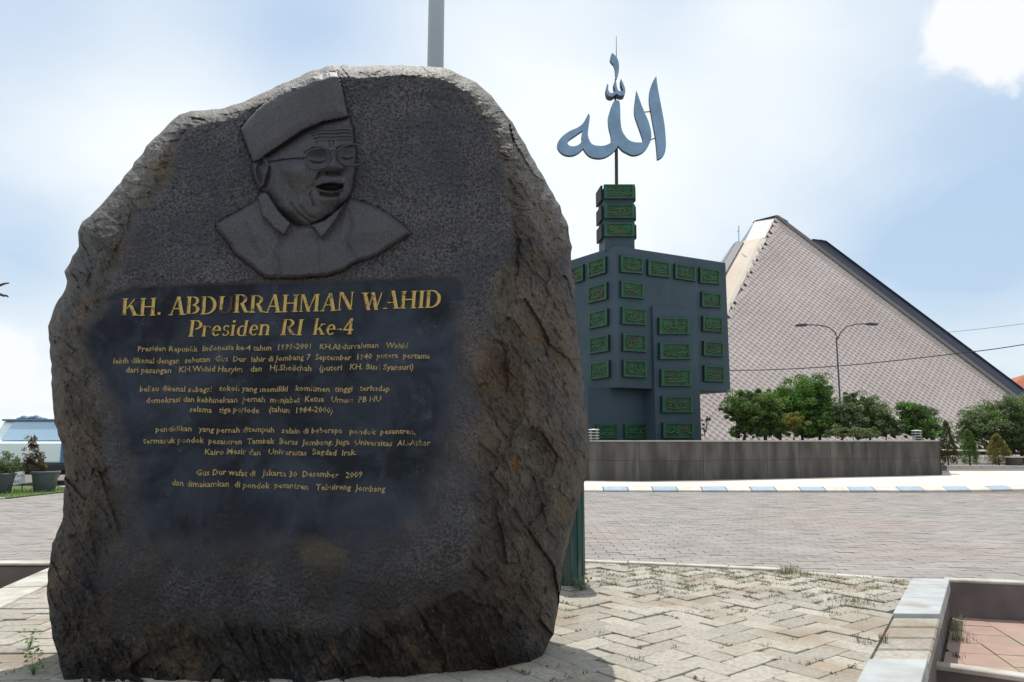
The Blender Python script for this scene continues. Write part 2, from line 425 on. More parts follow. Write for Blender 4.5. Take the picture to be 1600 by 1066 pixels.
for a, b in ((t2 + .003, t2 + .15), (t2 + .155, t2 + .32)):
    quad_part('coping_slab', kl(a), kl(b), kr(b), kr(a), -.1, .016, m_coping, rb, .004)
mb = MB(); mb.slab([(KTL.x, KTL.y), (KBL2.x, KBL2.y), (KBR2.x - .03, KBR2.y), (KTR.x - .03, KTR.y)], -.9, -.03); mb.build('wall_core', m_darkwall, rb)
mb = MB(); mb.slab([(KBL2.x, KBL2.y - .02), (KBL3.x, KBL3.y), (KBR3.x, KBR3.y), (KBR2.x, KBR2.y - .02)], -.9, .016); mb.build('coping_slab', m_coping, rb)
nr = Vector((-rwd.y, rwd.x, 0))
mb = MB(); mb.slab([(RW0.x, RW0.y), (RWe.x, RWe.y), (RWe.x + nr.x * .12, RWe.y + nr.y * .12), (RW0.x + nr.x * .12, RW0.y + nr.y * .12)], -.9, -.02)
mb.build('wall_face', m_darkwall, rb)
kerbrun(RW0 - nr * .012, RWe - nr * .012, .14, .035, .012, rb, m_kerbw, name='coping', step=1.4)
X0 = gr(1466, 1032, -.27); X1 = gr(1600, 1050, -.27); xd = (X1 - X0).normalized(); Xe = X0 + xd * 9; Xs = X0 - xd * .35; xn = Vector((-xd.y, xd.x, 0))
kerbrun(Xs - xn * .11, Xe - xn * .11, .11, .045, -.27, rb, m_kerbw, name='cross_kerb', step=1.5)
_a, _b = Xs - xn * .10, Xe - xn * .10; mb = MB(); mb.slab([(_a.x, _a.y), (_b.x, _b.y), (_b.x + xn.x * .09, _b.y + xn.y * .09), (_a.x + xn.x * .09, _a.y + xn.y * .09)], -.92, -.316); mb.build('cross_wall', m_darkwall, rb)
mb = MB(); mb.slab([(Xs.x, Xs.y), (Xe.x, Xe.y), (RWe.x, RWe.y), (RW0.x, RW0.y)], -.9, -.40)
bf = mb.build('sunken_bed_floor', m_soil, kind='structure')
pk = [paver_mesh('bed_paver', .34, .34, m_pink, 50 + i) for i in range(3)]
bp = [(p.x, p.y) for p in (Xs, Xe, RWe, RW0)]
cells = []
for i in range(-14, 20):
    for j in range(-14, 16):
        p = RW0 + rwd * (i * .34 + .1) - nr * (j * .34 + .18)
        if p.x < 7: cells.append((p.x, p.y, math.atan2(rwd.y, rwd.x)))
cut_pavers(cells, .34, .34, [(tuple(KBR2.xy), tuple(KTR.xy))[::-1], (tuple(Xs.xy), tuple(Xe.xy)), (tuple(RWe.xy), tuple(RW0.xy))], -.355, m_pink, bf, 'bed_paver', lambda x, y: True)
mb = MB(); mb.face([(HX1, HY0, -.62), (Xe.x, Xe.y - .2, -.62), (Xs.x, Xs.y - .05, -.62), (1.2, HY0, -.62)]); mb.build('sunken_bed_floor', m_pink, kind='structure', recalc=False)

# ---- far pavement with painted kerb
m_cream = mat('cream_pavement', (.60, .55, .48), (.68, .63, .56), scale=1.2, rough=.85, bump=.2, bscale=30, c3=(.52, .46, .40), s3=.5)
m_blue = mat('blue_kerb_paint', (.30, .37, .425), (.37, .425, .465), scale=6, rough=.8, bump=.2, bscale=30)
m_whitek = mat('white_kerb_paint', (.62, .57, .50), (.53, .49, .43), scale=5, rough=.8, bump=.2, bscale=30)
KY = 22.9
path = [(x * .1, KY) for x in range(-140, 116)]
px_, py_, a_ = 11.6, KY, 0.0
for i in range(150):
    a_ = min(.42, a_ + .006); px_ += .1 * math.cos(a_); py_ += .1 * math.sin(a_); path.append((px_, py_))
side = [(p[0] - .0, p[1] + .30) for p in path]
mb = MB(); mb.slab(side + [(path[-1][0] + 3, 34.5), (-14, 34.5)], ZR - .1, -.035); pav = mb.build('far_pavement', m_cream, kind='structure')
fk = thing('painted_kerb', 'kerb painted in alternate blue and cream blocks along the far side of the road', 'kerb', (3, KY, ZR))
cum = [0]
for i in range(1, len(path)): cum.append(cum[-1] + math.dist(path[i], path[i - 1]))
def pat(s):
    s = max(0, min(cum[-1] - .01, s)); i = int(s / .1); i = min(i, len(path) - 2); f = (s - cum[i]) / (cum[i + 1] - cum[i])
    return Vector((path[i][0] + (path[i + 1][0] - path[i][0]) * f, path[i][1] + (path[i + 1][1] - path[i][1]) * f, 0)), Vector((path[i + 1][0] - path[i][0], path[i + 1][1] - path[i][1], 0)).normalized()
s0 = 14 + 3.17 - .375 - 1.505 * 10
k = 0; s_ = s0
while s_ + .75 < cum[-1]:
    if s_ > .1:
        a, da = pat(s_ + .01); b, db = pat(s_ + .74); na = Vector((-da.y, da.x, 0)) * .30; nb_ = Vector((-db.y, db.x, 0)) * .30
        mb = MB(); z = -.02 + rnd.uniform(-.006, .006)
        za_ = ZR + .03; fr_w = .7
        P = [(a.x, a.y, ZR - .1), (b.x, b.y, ZR - .1), (b.x + nb_.x, b.y + nb_.y, ZR - .1), (a.x + na.x, a.y + na.y, ZR - .1),
             (a.x, a.y, za_), (b.x, b.y, za_), (b.x + nb_.x, b.y + nb_.y, z), (a.x + na.x, a.y + na.y, z)]
        mb.add(P, [(0, 3, 2, 1), (4, 5, 6, 7), (0, 1, 5, 4), (1, 2, 6, 5), (2, 3, 7, 6), (3, 0, 4, 7)])
        mb.build('kerb_stone', m_blue if k % 2 == 0 else m_whitek, fk, bevel=.015)
    s_ += .7525; k += 1

# ---- planter
m_granite = mat('grey_wall_cladding', (.060, .054, .047), (.120, .110, .097), scale=2.6, rough=.85, bump=.5, bscale=25, obj_rand=.20, stretch=(1, 1, .22), c3=(.045, .041, .037), s3=1.6)
m_cap = mat('planter_capping', (.34, .33, .31), (.42, .41, .38), scale=3, rough=.8)
PT = 1.375
front = [gr(px, py, -.035) for px, py in ((520, 748), (700, 750), (920, 751), (1000, 752), (1100, 750.5), (1200, 748.5), (1300, 746), (1400, 744), (1470, 742.3))]
PR = at(1462, 700, 52); PR.z = 0; PLb = Vector((front[0].x + 1, 52, 0))
pl = thing('planter_wall', 'long low dark grey stone clad planter wall in front of the green plaque monument', 'planter wall', (front[3].x, front[3].y, -.03))
inner = [p + Vector((0, .3, 0)) for p in front]
outl = front + [PR, PLb]
mb = MB()
pts = [(p.x, p.y + .05) for p in front] + [(p.x, p.y) for p in (PR, PLb)]
mb.slab(pts, ZR - .1, PT - .1); mb.build('planter_core', m_soil, pl)
for a, b in zip(front[:-1], front[1:]):
    Ln = (b - a).length; k = max(1, round(Ln / rnd.uniform(1.1, 1.7))); d = (b - a) / k
    for i in range(k):
        for (z0, z1) in ((-.03, .66), (.668, PT - .05)):
            p = a + d * (i + .004); q = a + d * (i + .996); off = rnd.uniform(-.004, .004)
            mb = MB(); mb.slab([(p.x, p.y + off), (q.x, q.y + off), (q.x, q.y + .06), (p.x, p.y + .06)], z0, z1)
            mb.build('wall_panel', m_granite, pl)
    dn = (b - a).normalized(); nn = Vector((dn.y, -dn.x, 0)) * .04
    mb = MB(); mb.slab([(a.x + nn.x, a.y + nn.y), (b.x + nn.x, b.y + nn.y), (b.x, b.y + .34), (a.x, a.y + .34)], PT - .045, PT + rnd.uniform(-.003, .003))
    mb.build('capping', m_cap, pl)
e = front[-1]
mb = MB(); mb.slab([(e.x + .04, e.y - .02), (PR.x + .04, PR.y), (PR.x - .1, PR.y), (e.x - .1, e.y + .06)], -.03, PT - .046); mb.build('side_wall', m_granite, pl)

# ================================================================== BOULDER
OUT = [(100,1062),(91,1030),(80,985),(73,930),(74,895),(82,850),(97,815),(100,770),(102,730),(95,690),(85,660),(82,620),(80,580),(78,540),(76,510),(82,485),(98,460),(106,440),(101,425),(110,410),(122,385),(121,362),(130,345),(150,328),(175,300),(205,262),(235,222),(262,195),(280,178),(310,173),(345,170),(380,160),(415,143),(450,127),(490,110),(520,102),(560,103),(600,101),(650,104),(690,106),(715,114),(745,130),(760,143),(780,165),(800,190),(820,225),(840,262),(858,292),(875,322),(888,355),(893,385),(893,420),(899,450),(901,490),(905,530),(910,580),(916,630),(920,690),(918,730),(912,755),(903,790),(892,830),(885,860),(878,900),(872,950),(865,990),(850,1020),(830,1042),(790,1064),(600,1082),(300,1084),(150,1077)]
def rough_outline(pts, amp, seg, seed):
    r = random.Random(seed); o = []
    for i in range(len(pts)):
        a = pts[i]; b = pts[(i + 1) % len(pts)]; n = max(1, int(math.dist(a, b) / seg))
        for k in range(n):
            f = k / n; x = a[0] + (b[0] - a[0]) * f; y = a[1] + (b[1] - a[1]) * f
            o.append((x + r.uniform(-amp, amp), y + r.uniform(-amp, amp)))
    return o
OUTR = rough_outline(OUT, 1.3, 9, 4)
BCX, BCY = 490.0, 600.0
def rnd2(ix, iy, seed):
    h = (ix.astype(np.int64) * 374761393 + iy.astype(np.int64) * 668265263 + seed * 1442695041) & 0xffffffff
    h = ((h ^ (h >> 13)) * 1274126177) & 0xffffffff
    return ((h ^ (h >> 16)) & 0xffff) / 65535.0
def vn(x, y, seed):
    ix = np.floor(x); iy = np.floor(y); fx = x - ix; fy = y - iy
    fx = fx * fx * (3 - 2 * fx); fy = fy * fy * (3 - 2 * fy)
    a = rnd2(ix, iy, seed); b = rnd2(ix + 1, iy, seed); c = rnd2(ix, iy + 1, seed); d = rnd2(ix + 1, iy + 1, seed)
    return (a * (1 - fx) + b * fx) * (1 - fy) + (c * (1 - fx) + d * fx) * fy
def fbm(x, y, seed, octs=4, g=.5):
    s = 0; a = 1; t = 0
    for o in range(octs): s = s + a * vn(x * 2 ** o, y * 2 ** o, seed + o * 17); t += a; a *= g
    return s / t - .5
def ridged(x, y, seed, octs=4, g=.55):
    s = 0; a = 1; t = 0
    for o in range(octs): s = s + a * (1 - np.abs(2 * vn(x * 2 ** o, y * 2 ** o, seed + o * 13) - 1)); t += a; a *= g
    return s / t - .5
def cells2(x, y, seed):
    """faceted cellular field: planes with random slopes, like chipped stone"""
    ix = np.floor(x); iy = np.floor(y); best = np.full(x.shape, 9.0); val = np.zeros(x.shape)
    for dx in (-1, 0, 1):
        for dy in (-1, 0, 1):
            cx = ix + dx + rnd2(ix + dx, iy + dy, seed); cy = iy + dy + rnd2(ix + dx, iy + dy, seed + 5)
            d = (x - cx) ** 2 + (y - cy) ** 2
            sx = rnd2(ix + dx, iy + dy, seed + 9) - .5; sy = rnd2(ix + dx, iy + dy, seed + 11) - .5; h = rnd2(ix + dx, iy + dy, seed + 13) - .5
            v = h * .5 + (x - cx) * sx + (y - cy) * sy
            m = d < best; best = np.where(m, d, best); val = np.where(m, v, val)
    return val
def sdf(poly, X, Y):
    P = np.array(poly, float); n = len(P); d = np.full(X.shape, 1e9); ins = np.zeros(X.shape, bool); nx = np.zeros(X.shape); ny = np.zeros(X.shape)
    for i in range(n):
        a = P[i]; b = P[(i + 1) % n]; e = b - a; wx = X - a[0]; wy = Y - a[1]
        t = np.clip((wx * e[0] + wy * e[1]) / (e @ e + 1e-9), 0, 1); qx = a[0] + e[0] * t; qy = a[1] + e[1] * t
        dd = (X - qx) ** 2 + (Y - qy) ** 2; m = dd < d; d = np.where(m, dd, d); nx = np.where(m, qx, nx); ny = np.where(m, qy, ny)
        c = ((a[1] > Y) != (b[1] > Y)) & (X < (b[0] - a[0]) * (Y - a[1]) / (b[1] - a[1] + 1e-12) + a[0]); ins ^= c
    return np.where(ins, 1, -1) * np.sqrt(d), nx, ny
def ldist(pts, X, Y):
    d = np.full(X.shape, 1e9)
    for a, b in zip(pts[:-1], pts[1:]):
        ex, ey = b[0] - a[0], b[1] - a[1]; t = np.clip(((X - a[0]) * ex + (Y - a[1]) * ey) / (ex * ex + ey * ey + 1e-9), 0, 1)
        d = np.minimum(d, (X - a[0] - ex * t) ** 2 + (Y - a[1] - ey * t) ** 2)
    return np.sqrt(d)
def ss(a, b, x): t = np.clip((x - a) / (b - a), 0, 1); return t * t * (3 - 2 * t)
def g2(X, Y, cx, cy, rx, ry, rot=0):
    c, s = math.cos(R(rot)), math.sin(R(rot)); dx = X - cx; dy = Y - cy
    return np.exp(-(((dx * c + dy * s) / rx) ** 2 + ((-dx * s + dy * c) / ry) ** 2))

PANEL = [(208,446),(330,441),(700,431),(718,436),(727,450),(728,520),(724,620),(722,720),(700,820),(640,872),(500,892),(300,905),(200,885),(172,800),(165,700),(152,620),(122,565),(120,500),(165,462)]
HAT = [(376,201),(401,172),(425,154),(445,139),(472,125.5),(502,115),(527,112),(536,147),(545,183),(539.5,183.5),(506,190),(472,205),(445,223),(415,243),(405,251),(396,254),(385,228)]
FACE = [(396,254),(405,251),(415,243),(445,223),(472,205),(506,190),(539.5,183.5),(545,183),(551,200),(553,225),(557,243),(556,259),(553,279),(550,299),(543,311),(522.6,332),(502,345),(479,354),(462,352),(450,346),(435,330),(418,303),(404,296),(397,276),(394,264)]
SHIRT = [(399,315.6),(337,350),(339,360),(348,370),(360,384),(367,397),(391,414),(402,425),(414.6,434),(455,435),(512,431),(536,423),(556,409),(573,405),(590,399),(607,387),(625,377),(642,365),(634,355),(607,335),(580,321),(546,310),(530,325),(510,342),(488,352),(466,354),(452,348),(436,332),(419,304),(408,300)]
COLL = [(416,297),(402,310),(409.5,336.5),(428,357),(444,368),(459,342),(446,333),(432,320)]
COLR = [(485.5,352),(494,362),(502,373.7),(513,360),(522.6,348),(541,315),(530,326),(508,344)]
def build_height(X, Y):
    """relief towards the viewer, metres, in the plane of the stone's face; region ids"""
    H = np.zeros(X.shape); reg = np.zeros(X.shape, int)
    m = (X > 325) & (X < 655) & (Y > 100) & (Y < 445)
    x = X[m]; y = Y[m]; h = np.zeros(x.shape); rg = np.zeros(x.shape, int)
    jx = 1.2 * fbm(x / 9, y / 9, 91, 2); jy = 1.2 * fbm(x / 9, y / 9, 92, 2); x = x + jx; y = y + jy
    dh, _, _ = sdf(HAT, x, y); df, _, _ = sdf(FACE, x, y); dsh, _, _ = sdf(SHIRT, x, y); dl, _, _ = sdf(COLL, x, y); dr, _, _ = sdf(COLR, x, y)
    allr = np.maximum(np.maximum(dh, df), dsh)
    h -= .010 * np.exp(-(allr / 1.5) ** 2) * (allr < 0)              # chiselled groove round the figure
    # shirt
    hs = .026 + .024 * ss(0, 6, dsh) + .030 * ss(0, 50, dsh) - .016 * np.exp(-(ldist([(440, 372), (432, 400), (436, 430)], x, y) / 5) ** 2) - .014 * np.exp(-(ldist([(548, 345), (540, 380), (552, 402)], x, y) / 5) ** 2) - .012 * np.exp(-(ldist([(385, 352), (392, 380), (406, 404)], x, y) / 5) ** 2) + .004 * fbm(x / 22, y / 22, 5, 3)
    low = ss(380, 425, y) ; hs += .02 * low
    h = np.where((dsh > 0), hs, h); rg = np.where(dsh > 0, 4, rg)
    for dc in (dl, dr):
        h = np.where(dc > 0, .088 + .012 * ss(0, 3, dc) + .006, h); rg = np.where(dc > 0, 4, rg)
    plk = ldist([(497, 372), (498, 400), (500, 431)], x, y); h -= .006 * np.exp(-(plk / 1.5) ** 2) * (dsh > 0) * (dr < 0)
    # face
    hf = .030 + .022 * np.sqrt(np.clip(df / 16, 0, 1)) + .030 * np.exp(-(((x - 500) / 62) ** 2 + ((y - 262) / 90) ** 2))
    hf += .026 * g2(x, y, 521, 259, 13, 9) + .016 * g2(x, y, 520, 243, 7, 16, 8) + .012 * g2(x, y, 505, 264, 7, 5.5) + .010 * g2(x, y, 535, 262, 6, 5)   # nose, wings
    hf -= .014 * g2(x, y, 520, 271, 14, 2.6) + .007 * g2(x, y, 512, 269.5, 3, 2) + .007 * g2(x, y, 527, 269, 3, 2)
    hf -= .016 * g2(x, y, 497, 240, 17, 10) + .016 * g2(x, y, 545, 236, 13, 10)        # sockets
    hf += .011 * g2(x, y, 496, 249, 12, 6.5) + .010 * g2(x, y, 545, 243, 10, 6)         # closed lids
    hf -= .007 * np.exp(-(ldist([(484, 252), (492, 255), (502, 254.5), (509, 251)], x, y) / 1.1) ** 2)
    hf -= .007 * np.exp(-(ldist([(534, 247), (542, 249.5), (551, 247)], x, y) / 1.1) ** 2)
    hf += .011 * np.exp(-(ldist([(477, 236), (488, 229), (502, 229), (512, 233)], x, y) / 2.8) ** 2)   # brows
    hf += .010 * np.exp(-(ldist([(527, 229), (538, 225), (550, 226)], x, y) / 2.6) ** 2)
    for k, (yy, a) in enumerate(((200, .004), (204.5, .007), (209.5, .007), (215, .006), (220, .004))):
        hf -= a * np.exp(-(ldist([(484 + k * 2, yy + 3), (500, yy), (520, yy + .5), (540, yy - 1), (548, yy)], x, y) / 1.15) ** 2)
    hf -= .006 * np.exp(-(ldist([(514, 222), (516, 229)], x, y) / 1.2) ** 2) + .006 * np.exp(-(ldist([(521, 221), (521, 228)], x, y) / 1.2) ** 2)
    # muzzle, mouth
    hf += .014 * g2(x, y, 517, 280, 19, 7.5) + .013 * g2(x, y, 515, 310, 19, 10)
    mo, _, _ = sdf([(495, 292), (504, 288.5), (512, 287), (524, 287.5), (535.5, 288.5), (536, 293), (527, 297.5), (516, 298.5), (505, 296)], x, y)
    hf -= .038 * ss(-1.2, 2.0, mo)
    hf += .012 * np.exp(-(ldist([(494, 290), (504, 286), (517, 284), (535, 286)], x, y) / 1.8) ** 2)
    hf += .011 * np.exp(-(ldist([(498, 297), (508, 300), (520, 300.5), (534, 296.5)], x, y) / 1.7) ** 2)
    hf -= .013 * np.exp(-(ldist([(502, 303), (514, 306), (528, 304.5)], x, y) / 2.2) ** 2)
    hf -= .010 * np.exp(-(ldist([(500, 272), (490, 283), (484, 296), (484, 306), (489, 320)], x, y) / 2.6) ** 2)   # cheek folds
    hf += .009 * np.exp(-(ldist([(495, 274), (486, 290), (482.5, 304), (488, 321)], x, y) / 1.8) ** 2)
    hf += .007 * np.exp(-(ldist([(528, 309), (524, 321)], x, y) / 1.8) ** 2)
    hf += .014 * g2(x, y, 468, 268, 18, 14, 30) - .010 * g2(x, y, 470, 310, 16, 26, -25) - .010 * g2(x, y, 448, 290, 9, 30, -28)
    hf -= .022 * ss(322, 352, y) * ss(500, 455, x)                                       # under the jaw, neck
    hf -= .006 * np.exp(-(ldist([(455, 318), (466, 334), (480, 345)], x, y) / 2.2) ** 2) + .006 * np.exp(-(ldist([(470, 322), (480, 336), (492, 342)], x, y) / 2) ** 2)
    # ear
    ear, _, _ = sdf([(398, 256), (404, 249), (412, 247), (419, 252), (421, 262), (417, 276), (412, 290), (406, 295), (400, 283), (396, 268)], x, y)
    hf += .014 * ss(-1.5, 2.5, ear) - .016 * ss(2.5, 6, ear) + .010 * g2(x, y, 413, 270, 3.5, 5)
    hf -= .008 * np.exp(-(ldist([(421, 262), (418, 278), (413, 293)], x, y) / 1.6) ** 2)
    hf += .0015 * fbm(x / 5, y / 5, 44, 3)
    dome = .030 * np.sqrt(np.clip(1 - (1 - np.clip(df / 42, 0, 1)) ** 2, 0, 1)); hb_ = .030 + .022 * np.sqrt(np.clip(df / 16, 0, 1)) + .030 * np.exp(-(((x - 500) / 62) ** 2 + ((y - 262) / 90) ** 2)); hf = 1.35 * (hb_ + 1.75 * (hf - hb_) + dome * 1.0 - .018)
    h = np.where(df > 0, hf, h); rg = np.where(df > 0, 3, rg)
    # cap
    hh = .050 + .030 * np.sqrt(np.clip(dh / 14, 0, 1)) + .060 * np.exp(-((x - 480 + (y - 180) * .25) / 62) ** 2) - .008 * np.exp(-(ldist([(376, 205), (425, 165), (470, 138), (525, 118)], x, y) / 1.3) ** 2) * 0
    hh += .0012 * fbm(x / 8, y / 8, 21, 3)
    h = np.where(dh > 0, hh, h); rg = np.where(dh > 0, 2, rg)
    H[m] = h; reg[m] = rg
    return H, reg

def plane_depth(X, Y, a=4.56, b=.045):
    cx = (X - 800) / FPX; cy = -(Y - 533) / FPX
    dy = math.cos(PITCH) - cy * math.sin(PITCH); dz = math.sin(PITCH) + cy * math.cos(PITCH)
    k = dz / dy
    # Y = a + b z, z = EYE + Y k
    return (a + b * EYE) / (1 - b * k), cx / dy, k
def to_world(X, Y, D):
    cx = (X - 800) / FPX; cy = -(Y - 533) / FPX
    dy = math.cos(PITCH) - cy * math.sin(PITCH); dz = math.sin(PITCH) + cy * math.cos(PITCH)
    t = D / dy
    return np.stack([cx * t, D, EYE + dz * t], -1)
def surf_depth(X, Y):
    """depth of the boulder's front surface, with all its relief"""
    dist, nx, ny = sdf(OUTR, X, Y)
    D0, _, _ = plane_depth(X, Y)
    ang = np.arctan2(Y - BCY, X - BCX)          # 0 right, +90 bottom
    wd = np.interp(np.degrees(ang), [-180, -150, -128, -112, -90, -62, -45, -25, 0, 40, 60, 90, 130, 150, 180], [75, 85, 66, 24, 17, 25, 70, 150, 205, 200, 150, 120, 120, 100, 75])
    dp = np.interp(np.degrees(ang), [-180, -150, -128, -112, -90, -62, -45, -25, 0, 40, 60, 90, 130, 150, 180], [.28, .34, .34, .30, .30, .34, .42, .62, .78, .74, .32, -.03, .02, .18, .28])
    wob = 1 + .5 * fbm(X / 90, Y / 90, 3, 3)
    t = np.clip(1 - np.maximum(dist, 0) / (wd * wob), 0, 1)
    off = dp * (.45 * t ** 1.7 + .55 * (1 - np.sqrt(1 - np.minimum(t, .995) ** 2.4)))
    dpan, _, _ = sdf(PANEL, X, Y)
    left = ss(175, 120, X) ; 
    edgew = np.where(Y < 470, 7.0, 32.0 + 44 * ss(560, 860, Y))
    sm = ss(-edgew * .3, edgew, dpan + np.where(Y < 470, 0, 26 * fbm(X / 30, Y / 30, 77, 3)))
    H, reg = build_height(X, Y)
    fig = reg > 0
    rough_ = ss(.02, .35, t)
    pit = (1 - rough_) * (1 - sm) * (~fig)
    # natural broken surface
    th = R(62); xr = X * math.cos(th) + Y * math.sin(th); yr = -X * math.sin(th) + Y * math.cos(th)
    nat = .085 * fbm(X / 130, Y / 130, 11, 3) + .060 * cells2(xr / 90 + .5 * fbm(X / 50, Y / 50, 8, 2), yr / 34, 31) + .026 * cells2(xr / 34, yr / 13 + .4 * fbm(X / 20, Y / 20, 9, 2), 41) + .014 * cells2(xr / 9, yr / 4.5, 47) + .014 * cells2(xr / 15 + .4 * fbm(X / 9, Y / 9, 6, 2), yr / 6, 43) + .012 * ridged(xr / 30, yr / 6, 51, 3) + .005 * fbm(X / 4, Y / 4, 52, 2)
    topz = ss(150, 100, Y - .0) * 0
    tb = np.exp(-((ang + math.pi / 2) / .8) ** 2) * rough_
    nat = nat * (1 - .45 * tb) + tb * (.05 * cells2(X / 30, Y / 8 + .5 * fbm(X / 15, Y / 15, 7, 2), 71) + .03 * cells2(X / 12, Y / 4.2, 72))
    big = .018 * fbm(X / 150, Y / 150, 61, 2)
    chis = .012 * fbm(X / 3.6, Y / 2.8, 14, 2) + .006 * cells2(X / 6, Y / 4, 15) + .010 * fbm(X / 40, Y / 40, 16, 2)
    pan = -.011 + .003 * fbm(X / 60, Y / 60, 17, 3) + .0007 * fbm(X / 3, Y / 3, 18, 2)
    D = D0 + off - big
    D = D - rough_ * nat * (1 - sm) - (1 - rough_) * (1 - sm) * (chis * (~fig) + np.where(fig, 0, .001)) - sm * pan
    figfade = 1 - .8 * sm * 0
    D = D - H * figfade
    D = D - fig * .0025 * fbm(X / 2.6, Y / 2.6, 19, 2) * np.where(reg == 4, 1.6, .35)
    reg = np.where((reg == 0) & (dpan > 0), 1, reg)
    return D, reg, pit, sm, rough_, t, tb

def nonuni(segs):
    o = []
    for a, b, st in segs: n = int(round((b - a) / st)); o += [a + (b - a) * i / n for i in range(n)]
    return np.array(o)
gx = nonuni([(64, 332, 2.0), (332, 650, 1.15), (650, 930, 1.8)]); gy = nonuni([(92, 104, 2), (104, 440, 1.2), (440, 1092, 2.1)])
GX, GY = np.meshgrid(gx, gy)
nr_, nc_ = GX.shape
D1, NX, NY = sdf(OUTR, GX, GY)
inside = D1 > 0
cellin = inside[:-1, :-1] | inside[1:, :-1] | inside[:-1, 1:] | inside[1:, 1:]
used = np.zeros((nr_, nc_), bool)
for sl in ((slice(0, -1), slice(0, -1)), (slice(1, None), slice(0, -1)), (slice(0, -1), slice(1, None)), (slice(1, None), slice(1, None))): used[sl] |= cellin
snap = used & ~inside
PX = np.where(snap, NX, GX); PY = np.where(snap, NY, GY)
idx = -np.ones((nr_, nc_), int); idx[used] = np.arange(used.sum())
X1 = PX[used]; Y1 = PY[used]
DD, reg, pit, sm, rg_, tt_, tb_ = surf_depth(X1, Y1)
PV = to_world(X1, Y1, DD)
ci, cj = np.nonzero(cellin)
Q = np.stack([idx[ci, cj], idx[ci + 1, cj], idx[ci + 1, cj + 1], idx[ci, cj + 1]], -1)
freg = np.median(reg[Q], axis=1).astype(int)
# boundary loop and rings going round to the back
E = np.concatenate([Q[:, [0, 1]], Q[:, [1, 2]], Q[:, [2, 3]], Q[:, [3, 0]]])
key = np.sort(E, 1); uk, inv, cnt = np.unique(key[:, 0] * 10 ** 7 + key[:, 1], return_inverse=True, return_counts=True)
be = E[cnt[inv] == 1]
bv = np.unique(be); bpos = {v: i for i, v in enumerate(bv)}
rings = [(.992, .10), (.975, .24), (.94, .40), (.86, .58), (.70, .72), (.45, .80), (.15, .84)]
allP = [PV]; base = len(PV); prev = bv.copy(); quads = [Q]; fr = [freg]
bx = X1[bv]; by = Y1[bv]; bd = DD[bv]
for k, (s_, dd) in enumerate(rings):
    sy = np.where(by > 900, 1 - (1 - s_) * .35, s_)
    x = BCX + (bx - BCX) * s_; y = BCY + (by - BCY) * sy
    noi = .10 * fbm(x / 70, y / 70, 81, 3) + .05 * cells2(x / 40, y / 28, 82)
    base_d = bd * (1 - (k + 1) / 7) + 4.95 * ((k + 1) / 7) if False else np.maximum(bd, 0) * (1 - (k / 8)) + 5.0 * (k / 8)
    allP.append(to_world(x, y, base_d + dd + noi)); new = np.arange(base, base + len(bv)); base += len(bv)
    ea = np.array([bpos[v] for v in be[:, 0]]); eb = np.array([bpos[v] for v in be[:, 1]])
    quads.append(np.stack([prev[eb], prev[ea], new[ea], new[eb]], -1)); fr.append(np.zeros(len(be), int)); prev = new
allP = np.concatenate(allP); Q = np.concatenate(quads); FR = np.concatenate(fr)
# normals over the whole boulder, so that the parts join without a seam
fn = np.cross(allP[Q[:, 2]] - allP[Q[:, 0]], allP[Q[:, 3]] - allP[Q[:, 1]])
vnrm = np.zeros_like(allP)
for k in range(4): np.add.at(vnrm, Q[:, k], fn)
vnrm /= np.linalg.norm(vnrm, axis=1, keepdims=True) + 1e-12
flip = vnrm[:len(PV)][:, 1].mean() > 0
if flip: Q = Q[:, ::-1]; vnrm = -vnrm
nfull = len(allP)
def full(a): r = np.zeros(nfull); r[:len(a)] = a; return r
# colour zones: R chiselled, G polished, B rust-brown, A broken top painted pale as if sunlit
def spots(X, Y, L_): s = 0; 
rust = np.zeros(len(PV))
for cx, cy, rx, ry, a in ((795, 590, 62, 62, .9), (760, 690, 40, 40, .7), (850, 480, 45, 70, .5), (640, 950, 180, 70, .45), (130, 720, 40, 110, .6), (150, 930, 70, 70, .7), (820, 940, 60, 80, .6), (700, 1030, 160, 40, .6), (880, 560, 25, 90, .5), (170, 380, 50, 60, .25), (860, 700, 40, 60, .4)):
    rust += a * g2(X1, Y1, cx, cy, rx, ry)
rust = np.clip(rust * (1 + 1.6 * fbm(X1 / 35, Y1 / 35, 101, 4)), 0, 1)
star = 9 + 4 * np.cos(np.arctan2(Y1 - 726, X1 - 803) * 7); spot = ss(1.0, .7, np.hypot(X1 - 803, Y1 - 726) / star)
dark = ss(740, 980, Y1 + 90 * fbm(X1 / 80, Y1 / 80, 103, 3)) * .85 * ss(930, 780, X1 - (1060 - Y1) * .1)  # shade on the lower boulder, painted into the stone colour
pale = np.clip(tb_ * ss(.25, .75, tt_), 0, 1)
pit = np.where(reg >= 2, np.where(reg == 4, .85, .75), pit)
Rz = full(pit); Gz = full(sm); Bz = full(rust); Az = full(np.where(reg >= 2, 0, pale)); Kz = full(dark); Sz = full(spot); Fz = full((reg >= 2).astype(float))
Az[len(PV):] = .6; Bz[len(PV):] = .2
